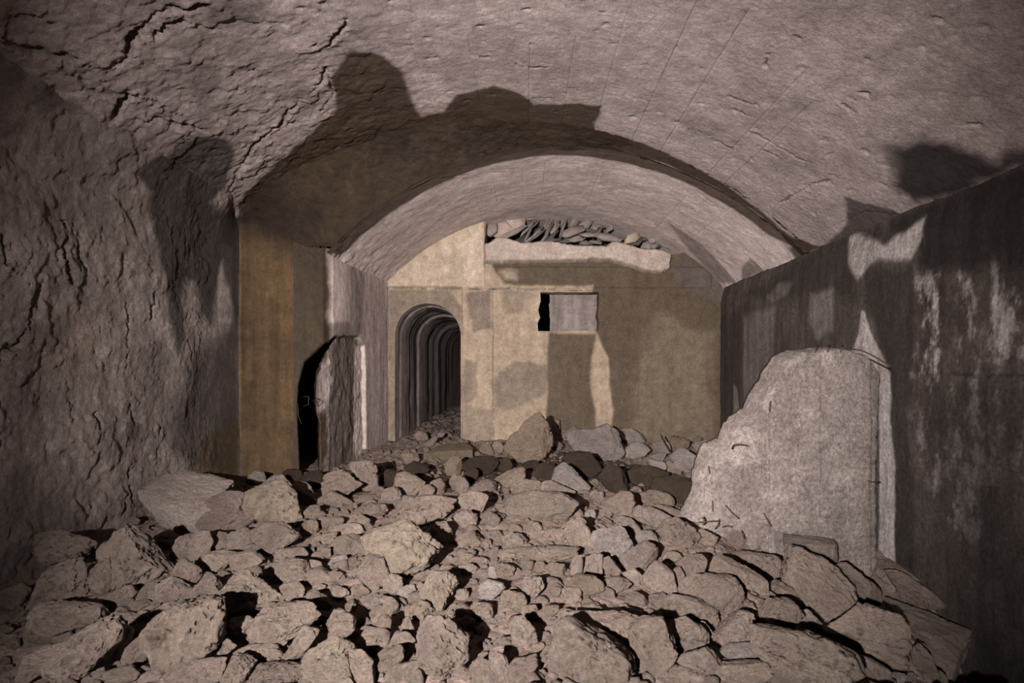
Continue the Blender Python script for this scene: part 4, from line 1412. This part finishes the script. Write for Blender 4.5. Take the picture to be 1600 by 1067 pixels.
# --- smaller stones filling the heap: the largest gaps first
W4, H4 = 400, 267
yy, xx = np.mgrid[0:H4, 0:W4]
cells = np.stack([xx.ravel() * 4 + 2, yy.ravel() * 4 + 2], 1).astype(float)
occ = np.zeros(len(cells))
for p in mask_polys + [np.array([(214, 766), (290, 733), (366, 752), (305, 839)]), np.array([(1380, 930), (1521, 985), (1487, 1047), (1418, 985)]), np.array([(1222, 832), (1308, 842), (1309, 874), (1226, 866)]), np.array([(661, 722), (684, 696), (738, 692), (738, 715)]),
                       np.array([(1095, 825), (1110, 700), (1230, 545), (1380, 560), (1378, 890), (1300, 840)]), np.array([(1310, 845), (1375, 850), (1378, 900), (1320, 890)])]:
    lo, hi = p.min(0) - 40, p.max(0) + 40
    m = ((cells > lo) & (cells < hi)).all(1)
    sd = poly_sd(cells[m], p)
    t = occ[m]
    occ[m] = np.maximum(t, (sd < 0) * 1.0)
ground_poly = np.array([(0, 945), (60, 905), (150, 845), (225, 790), (300, 750), (375, 748), (470, 742), (570, 735), (610, 695), (700, 660), (722, 690), (770, 690), (900, 672), (1000, 668), (1115, 690), (1100, 760), (1090, 830), (1220, 870), (1310, 885), (1385, 960), (1430, 1067), (0, 1067)])
inside = poly_sd(cells, ground_poly) < 0
occ[~inside] = 1
rs = np.random.default_rng(77)
fill = []
NFILL = 300 - len(rocks) - 0
for size in (30, 24, 19, 15, 12, 9.5):
    for t in range(420):
        if len(fill) >= NFILL:
            break
        px, py = rs.uniform(0, 1590), rs.uniform(660, 1062)
        s = size * rs.uniform(0.85, 1.2)
        d2 = (cells[:, 0] - px) ** 2 + ((cells[:, 1] - py) * 1.15) ** 2
        near = d2 < (s * 0.62) ** 2
        if not near.any() or occ[near].mean() > 0.12:
            continue
        n = rs.integers(7, 10)
        an = np.sort(rs.uniform(0, 2 * math.pi, n)) if False else np.linspace(0, 2 * math.pi, n, endpoint=False) + rs.uniform(-.25, .25, n)
        rad = s * 0.62 * rs.uniform(0.8, 1.2, n)
        poly = np.stack([px + rad * 1.12 * np.cos(an), py - rad * 0.85 * np.sin(an)], 1)
        occ[d2 < (s * 0.72) ** 2] = 1
        fill.append((poly, size))
wet_poly = np.array([(380, 735), (470, 740), (590, 725), (640, 735), (760, 720), (900, 705), (960, 715), (1080, 760), (1080, 800), (1000, 770), (900, 750), (740, 755), (560, 765), (400, 760)])
for j, (poly, size) in enumerate(fill):
    c = poly.mean(0)
    damp = poly_sd(c[None], wet_poly)[0] < 0
    st = 'w' if damp else rs.choice(list('ppppgdt'), p=None)
    ro = float(rs.uniform(0.7, 1.2))
    o = make_rock('rock', poly, st, ro + 0.9, level=4 if size > 14 else 3, seed=500 + j)
    rocks.append([o, c, math.sqrt(poly_area(poly)), st, '', np.ptp(poly[:, 0]) / np.ptp(poly[:, 1]), ro])

# --- labels: by look, then by the nearest landmark
LM = [('big tilted slab', (290, 785)), ('pale yellow boulder', (423, 787)), ('black wall slit', (485, 725)), ('upright round rock on the crest', (568, 742)), ('arched doorway', (665, 680)), ('flat tan block', (700, 706)),
      ('tall triangular tan rock', (828, 685)), ('smooth grey end-wall rock', (932, 692)), ('heart-shaped rock', (440, 975)), ('yellowish sheared rock', (385, 920)), ('rusty bent strap', (197, 1000)),
      ('cream coloured lump', (685, 922)), ('dark oval rock', (1020, 1005)), ('black-sided smooth rock', (1110, 925)), ('standing concrete slab', (1230, 760)), ('pale flat block', (1265, 852)), ('fallen flat slab', (1450, 985)),
      ('broad flat layered rock', (845, 790)), ('long low rough rock', (662, 797)), ('pointed pale rock on the crest', (890, 750)), ('big pale craggy boulder', (630, 860)), ('ball-like rock', (1000, 866)), ('big craggy front boulder', (910, 1020)),
      ('thin upright rock', (157, 898)), ('steep-sided front rock', (295, 1000)), ('black-spotted light rock', (520, 1035)), ('long pale ledge-like rock', (840, 868)), ('dark damp mound by the slab', (1005, 745)), ('small whitish stone', (528, 878)), ('big rounded front rock', (1155, 1055))]
ORD = ['nearest', 'second', 'third', 'fourth', 'fifth', 'sixth', 'seventh', 'eighth', 'ninth', 'tenth', 'eleventh', 'twelfth', 'thirteenth', 'fourteenth', 'fifteenth', 'sixteenth', 'seventeenth']
buckets = {}
for r in rocks:
    if r[4]:
        continue
    c = r[1]
    d = [math.hypot(c[0] - p[0], (c[1] - p[1]) * 1.4) for _, p in LM]
    k = int(np.argmin(d))
    dx, dy = c[0] - LM[k][1][0], (c[1] - LM[k][1][1]) * 1.4
    rel = ('right of' if dx > 0 else 'left of') if abs(dx) > abs(dy) else ('in front of' if dy > 0 else 'behind')
    buckets.setdefault((k, rel), []).append((d[k], r))
for (k, rel), lst in buckets.items():
    lst.sort(key=lambda t: t[0])
    for n, (_, r) in enumerate(lst):
        o, c, sz, st, lab, asp, ro = r
        size = 'large' if sz > 62 else ('middling' if sz > 34 else ('small' if sz > 17 else 'tiny'))
        shape = 'long' if asp > 1.7 else ('upright' if asp < 0.8 else ('craggy' if ro > 0.95 else 'smooth'))
        r[4] = f'{size} {shape} {CWORD[st]} rock, {ORD[min(n, 14)]} {rel} the {LM[k][0]}'
for r in rocks:
    tag(r[0], r[4], 'rock', G_ROCK)

# --- gravel and crumbs between the rocks (nobody could count them)


def scatter(name, label, n, area_fn, zfn, size, seed, color, mat):
    r = np.random.default_rng(seed)
    V0, F0 = ico(1)
    xy = area_fn(r, n)
    n = len(xy)
    s = size[0] * (size[1] / size[0]) ** (r.random(n) ** 2.6)
    jit = 1 + 0.30 * r.normal(size=(n, len(V0), 1)).clip(-1.3, 1.3)
    an = r.uniform(0, 2 * math.pi, n)
    sc = np.stack([r.uniform(0.7, 1.3, n), r.uniform(0.7, 1.3, n), r.uniform(0.5, 0.95, n)], 1)
    P = V0[None] * jit * sc[:, None] * s[:, None, None]
    ca, sa = np.cos(an)[:, None], np.sin(an)[:, None]
    Pr = np.stack([P[..., 0] * ca - P[..., 1] * sa, P[..., 0] * sa + P[..., 1] * ca, P[..., 2]], -1)
    z = zfn(xy[:, 0], xy[:, 1]) + s * 0.1
    Pr += np.stack([xy[:, 0], xy[:, 1], z], 1)[:, None]
    F = (F0[None] + (np.arange(n) * len(V0))[:, None, None]).reshape(-1, 3)
    o = mesh_object(name, Pr.reshape(-1, 3), F, mat, smooth=False)
    o.color = (*color, 1)
    return tag(o, label, 'gravel', kind='stuff')


def main_area(r, n):
    y = 1.7 + 6.4 * r.random(n * 2) ** 1.15
    x = r.uniform(-2.85, 2.75, n * 2)
    ok = ~((y > 5.8) & (x < -2.25 + (y - 5.8) * 0.13))
    wx = (y > 4.7) & (y < 6.6)
    ok &= ~(wx & (r.random(n * 2) < 0.6))
    return np.stack([x, y], 1)[ok][:n]


gz = lambda x, y: terrain(x, y) + 0.04 * fbm(np.stack([x, y, terrain(x, y)], 1) * 2.2, 3) + 0.055 * (billow(np.stack([x, y, terrain(x, y)], 1) * 5 + 3, 4, 0.6) - 0.22) + 0.0
scatter('rubble_gravel', 'loose crumbs and chips of broken concrete between the rocks', 7500, main_area, gz, (0.005, 0.034), 5, (0.37, 0.292, 0.248), M_ROCK)


def damp_area(r, n):
    return np.stack([r.uniform(-2.2, 1.9, n), r.uniform(4.9, 6.5, n)], 1)


protos = []
for a in range(10):
    V0, F0 = ico(2)
    q = V0 * np.random.default_rng(a).uniform(0.7, 1.25, 3)
    r9 = np.random.default_rng(300 + a)
    for b_ in range(9):
        nn = r9.normal(size=3)
        nn /= np.linalg.norm(nn)
        q -= np.clip(q @ nn - (q @ nn).max() * r9.uniform(0.55, 0.85), 0, None)[:, None] * nn
    q = q + V0 * (0.20 * fbm(q * 2.2 + a * 7, 4, 0.7))[:, None]
    protos.append(q)
xy = main_area(np.random.default_rng(91), 2300)
xy = xy[~((xy[:, 0] > 2.15) & (xy[:, 1] < 4.0))]
xy = xy[~((np.abs(xy[:, 1] - 2.3) < 0.15) & (np.abs(xy[:, 0] + 2.0) < 0.15))]
r9 = np.random.default_rng(92)
VV, FF, nb = [], [], 0
zz = gz(xy[:, 0], xy[:, 1])
for a, (x, y) in enumerate(xy):
    s_ = 0.022 + 0.045 * r9.random() ** 2
    th = r9.uniform(0, 6.28)
    q = protos[a % 10] * s_
    q = np.stack([q[:, 0] * math.cos(th) - q[:, 1] * math.sin(th), q[:, 0] * math.sin(th) + q[:, 1] * math.cos(th), q[:, 2] * (1 if a % 3 else -1)], 1)
    VV.append(q + [x, y, zz[a] - s_ * 0.05])
    FF.append((ico(2)[1] if a % 3 else ico(2)[1][:, ::-1]) + nb)
    nb += len(q)
o = mesh_object('rubble_chunks', np.concatenate(VV), np.concatenate(FF), M_ROCK, smooth=False)
o.color = (0.36, 0.282, 0.238, 1)
tag(o, 'fist-sized crumbled concrete chunks filling the gaps of the heap', 'rubble', kind='stuff')
scatter('damp_gravel', 'dark damp crumbs in the hollow behind the heap crest', 900, damp_area, gz, (0.008, 0.05), 6, (0.09, 0.064, 0.045), M_ROCK)


def tunnel_area(r, n):
    return np.stack([r.uniform(-1.8, -0.95, n), YB - 0.3 + 6.5 * r.random(n) ** 1.5], 1)


scatter('tunnel_gravel', 'broken stones scattered along the side tunnel floor', 420, tunnel_area, lambda x, y: -1.05 + 0.014 * (y - YB), (0.02, 0.10), 8, (0.33, 0.272, 0.24), M_ROCK)

# ------------------------------------------------------------------ standing concrete slab with rebar
ks = 2.809
SY = 4.12
sl_px = [(50, 830), (100, 740), (105, 640), (135, 560), (165, 510), (225, 480), (260, 410), (345, 340), (362, 295), (385, 265), (430, 180), (485, 105), (545, 72), (700, 58), (765, 66), (830, 86), (888, 150), (906, 185), (892, 400), (884, 650), (890, 900), (884, 1040), (830, 1160), (300, 1160), (60, 1100)]
sl = np.array([((1060 + x / ks - VX) / FPX * SY, (VY - (520 + y / ks)) / FPX * SY) for x, y in sl_px])
gx = lambda x: (1060 + x / ks - VX) / FPX * SY


def slab_edge(uv):
    t = sstep(gx(520), gx(60), uv[:, 0])
    return 0.035 + 0.30 * t * sstep(0.25, -0.6, uv[:, 1])


def slab_stain(uv, sd, e, p3):
    st = np.zeros((len(uv), 4))
    st[:, 2] = np.clip(0.85 * (1 - e) * sstep(gx(560), gx(200), uv[:, 0]) + 0.6 * sstep(0.12, 0.4, fbm(p3 * 3.5 + 4, 5, 0.6)), 0, 1)
    for x, a in ((395, 0.5), (625, 0.25), (410, 0.5)):
        st[:, 2] = np.maximum(st[:, 2], a * sstep(0.03, 0.0, np.abs(uv[:, 0] - gx(x) + 0.02 * fbm(p3 * 6, 3))) * sstep(-0.1, 0.2, fbm(p3 * 5 + 9, 3)))
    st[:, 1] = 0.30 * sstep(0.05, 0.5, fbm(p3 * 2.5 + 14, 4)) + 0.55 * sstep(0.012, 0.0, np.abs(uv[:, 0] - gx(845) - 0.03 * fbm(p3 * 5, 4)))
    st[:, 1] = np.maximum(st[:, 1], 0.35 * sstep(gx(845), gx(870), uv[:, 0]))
    return st


slab = height_slab('standing_slab', sl, SY, 0.30, slab_edge, M_SLAB, 0.0105, rough=0.016, grooves=[gx(625), gx(755), gx(400)], stain_shade=slab_stain, loc=(0, 0, CZ), seed=12.0)
tag(slab, 'tall broken concrete slab with a diagonal broken edge standing at the right wall', 'slab', None, 'thing')
sp = lambda x, y, Y: at(1060 + x / ks, 520 + y / ks, Y)
for pts in ([(768, 72, 4.2), (800, 76, 4.12), (850, 98, 4.06), (932, 146, 4.0)], [(236, 508, 4.12), (240, 492, 4.07), (270, 488, 4.05), (304, 496, 4.08)], [(207, 756, 4.13), (228, 782, 4.08), (266, 815, 4.09)],
            [(375, 790, 4.11), (392, 822, 4.09), (408, 850, 4.1)], [(90, 832, 4.1), (130, 828, 4.04), (182, 826, 4.1)], [(105, 808, 4.04), (118, 830, 4.03), (108, 842, 4.05)], [(180, 820, 4.1), (175, 845, 4.04), (162, 860, 4.1)], [(195, 852, 4.08), (215, 846, 4.03), (234, 852, 4.02)],
            [(130, 560, 4.3), (135, 600, 4.2), (140, 625, 4.22)], [(147, 690, 4.22), (150, 740, 4.18), (153, 790, 4.17)], [(405, 300, 4.1), (401, 325, 4.08), (402, 345, 4.1)], [(278, 868, 4.08), (284, 885, 4.03), (290, 905, 4.06)], [(833, 650, 4.12), (850, 654, 4.09), (885, 653, 4.13)]):
    q = np.array([sp(*p) for p in pts])
    t = np.linspace(0, len(q) - 1, 9)
    q = np.stack([np.interp(t, np.arange(len(q)), q[:, k]) for k in range(3)], 1)
    wire(slab, q, 0.0055)
for x in (600, 655, 712):
    wire(slab, [sp(x, 84, 4.10), sp(x + 4, 66, 4.11), sp(x + 10, 56, 4.16)], 0.006, 'rebar_stub')

# bent rusty strap between the front-left rocks
sc5 = lambda x, y, Y: at(x / 5, 854 + y / 5, Y)
q = np.array([sc5(940, 700, 2.50), sc5(955, 650, 2.46), sc5(1000, 632, 2.44), (sc5(1030, 645, 2.42)), sc5(1020, 700, 2.40), sc5(960, 790, 2.36), sc5(900, 880, 2.33), sc5(830, 940, 2.33)])
t = np.linspace(0, len(q) - 1, 26)
q = np.stack([np.interp(t, np.arange(len(q)), q[:, k]) for k in range(3)], 1)
for it in range(3):
    q[1:-1] = (q[:-2] + 2 * q[1:-1] + q[2:]) / 4
V, F = tube(q, 0.011, 8)
m, nt, bs = new_mat('dull_rust')
tcn = N(nt, 'ShaderNodeTexCoord')
nt.links.new(mixc(nt, noise_n(nt, tcn.outputs['Object'], 60, 4), (0.14, 0.10, 0.08), (0.24, 0.18, 0.145)), bs.inputs['Base Color'])
bs.inputs['Roughness'].default_value = 0.85
o = mesh_object('bent_strap', V, F, m)
tag(o, 'bent rusty metal strap sticking out of a black gap at the front left', 'strap')
# thin rods poking out of the far rubble
for pts, lab in (([(1033, 680, 7.3), (1040, 695, 7.1), (1048, 709, 6.95)], 'dark rusty rod leaning on the grey rocks at the end wall'),
                 ([(930, 748, 5.55), (943, 756, 5.5), (957, 763, 5.45), (961, 768, 5.42)], 'thin bent wire over the damp stones right of the pointed rock')):
    V, F = tube([at(*p) for p in pts], 0.010 if 'rod' in lab else 0.006, 6)
    tag(mesh_object('rusty_rod', V, F, M_RUST), lab, 'rod')

# ------------------------------------------------------------------ slate shards packed in the gap above the beam
G_SL = 'slate shards packed in the gap above the beam'


def shard(cx, cy, length, width, ang, Y, thick, color, seed, tilt=0.5):
    """Flat splinter: long axis at ang degrees in the upright plane, rolled about it by tilt."""
    r = np.random.default_rng(seed)
    k = Y / FPX
    L, Wd = length * k, width * k
    n = 5 if seed % 2 else 6
    base5 = [(-.52, -.30), (.12, -.50), (.52, -.12), (.40, .42), (-.22, .50)] if seed % 2 else [(-.55, -.05), (-.2, -.5), (.42, -.46), (.55, .1), (.1, .5), (-.35, .42)]
    pts = [((a_ + r.uniform(-.1, .1)) * L, (b_ + r.uniform(-.1, .1)) * Wd) for a_, b_ in base5]
    pts = np.array(pts)
    t = thick / 2
    top = np.stack([pts[:, 0] * 0.99, pts[:, 1] * 0.97, np.full(n, t)], 1)
    mid = np.stack([pts[:, 0], pts[:, 1], np.full(n, t * 0.4)], 1)
    mid2 = np.stack([pts[:, 0], pts[:, 1], np.full(n, -t * 0.5)], 1)
    bot = np.stack([pts[:, 0] * 0.95, pts[:, 1] * 0.95, np.full(n, -t)], 1)
    V = np.concatenate([top, mid, mid2, bot, [[0, 0, t]], [[0, 0, -t]]])
    F = []
    for a in range(3):
        for j in range(n):
            j2 = (j + 1) % n
            F.append((a * n + j, (a + 1) * n + j, (a + 1) * n + j2))
            F.append((a * n + j, (a + 1) * n + j2, a * n + j2))
    for j in range(n):
        F.append((4 * n, j, (j + 1) % n))
        F.append((4 * n + 1, 3 * n + (j + 1) % n, 3 * n + j))
    ca, sa = math.cos(math.radians(ang)), math.sin(math.radians(ang))
    ax = np.array([ca, r.uniform(-.15, .35), sa])
    ax /= np.linalg.norm(ax)
    nrm = np.array([0, -1.0, 0.15])
    side = np.cross(nrm, ax); side /= np.linalg.norm(side)
    nrm = np.cross(ax, side)
    nr2 = nrm * math.cos(tilt) + side * math.sin(tilt)
    sd2 = np.cross(nr2, ax)
    P = V[:, :1] * ax + V[:, 1:2] * sd2 + V[:, 2:] * nr2
    z0 = P[:, 2].min()
    c = at(cx, cy, Y)
    o = mesh_object('slate_shard', P - [0, 0, z0], np.array(F), M_SLATE, loc=(c[0], c[1], c[2] + z0 + CZ), smooth=False)
    o.color = (*color, 1)
    return o


SL_BIG = [(785, 352, 46, 40, 75, 8.55, .05, 'p', 'wide pinkish plate leaning at the left end of the gap'), (808, 348, 34, 30, 60, 8.50, .05, 'p', 'pinkish plate with a dark crack right of the widest one'),
          (768, 358, 26, 22, 80, 8.48, .06, 'g', 'grey squarish stone in the left corner of the gap'), (835, 336, 30, 16, 15, 8.6, .04, 'g', 'thin grey plate tucked under the vault left of the crown'),
          (880, 330, 34, 14, 0, 8.45, .08, 'p', 'pale stone lodged at the crown of the vault edge'), (797, 366, 60, 9, 28, 8.42, .03, 'g', 'longest pale splinter slanting up from the beam, left part of the gap'),
          (893, 362, 40, 15, 25, 8.4, .03, 'g', 'broad grey flake tipped up in the middle of the gap'), (913, 352, 30, 12, 35, 8.5, .03, 'g', 'slim grey flake above the broad middle one'),
          (950, 371, 44, 14, -8, 8.38, .05, 'g', 'flat dark grey flake lying on the beam right of the middle'), (986, 373, 26, 15, 20, 8.40, .08, 'y', 'large pale cream block near the right end of the gap'),
          (1020, 374, 18, 15, 60, 8.45, .06, 'g', 'small grey block right of the cream block'), (925, 338, 20, 12, 20, 8.6, .05, 'g', 'small grey stone right of the crown stone'),
          (920, 367, 30, 7, -3, 8.36, .03, 'g', 'thin level flake just above the beam'), (778, 380, 18, 9, 35, 8.30, .03, 'd', 'small dark flake at the left end of the beam'),
          (840, 382, 20, 8, 10, 8.32, .03, 'd', 'dark flake sitting in a dip of the beam top')]
cs = {'p': (0.36, 0.29, 0.25), 'g': (0.22, 0.19, 0.175), 'y': (0.40, 0.33, 0.26), 'd': (0.075, 0.068, 0.066)}
j = 0
for cx, cy, L, Wd, an, Y, th, c, lab in SL_BIG:
    o = shard(cx, cy, L, Wd, an, Y, th, cs[c], 40 + j, 0.25 * (-1) ** j)
    tag(o, lab, 'slate shard', G_SL)
    j += 1
SMALL = []
rs = np.random.default_rng(21)
for zone, n, (x0, x1), (y0, y1), (a0, a1), (l0, l1), (w0, w1) in (
        ('left of the crown stone', 16, (815, 868), (345, 374), (35, 70), (22, 42), (4, 8)), ('below the crown stone', 9, (855, 888), (342, 374), (58, 72), (24, 40), (3, 6)),
        ('in the dark hollow right of centre', 17, (895, 975), (338, 372), (-30, 60), (16, 34), (7, 15)), ('at the right end of the gap', 14, (985, 1040), (352, 386), (-40, 50), (14, 30), (7, 15)),
        ('along the top of the beam', 9, (800, 980), (372, 382), (-12, 18), (18, 32), (4, 7))):
    lst = []
    for i in range(n):
        lst.append((rs.uniform(x0, x1), rs.uniform(y0, y1), rs.uniform(l0, l1), rs.uniform(w0, w1), rs.uniform(a0, a1)))
    lst.sort()
    for i, (cx, cy, L, Wd, an) in enumerate(lst):
        light = rs.random()
        c = np.array(cs['d']) * (1 - light) + np.array(cs['g']) * light * 1.1
        o = shard(cx, cy, L, Wd, an, 8.36 + 0.011 * (392 - cy) * 0.5 + rs.uniform(0, 0.15), 0.018, c, 100 + j, rs.uniform(-0.9, 0.9))
        tag(o, f'{"dark" if light < 0.5 else "grey"} splinter {zone}, {ORD[i] if i else "first"} from left', 'slate shard', G_SL)
        j += 1
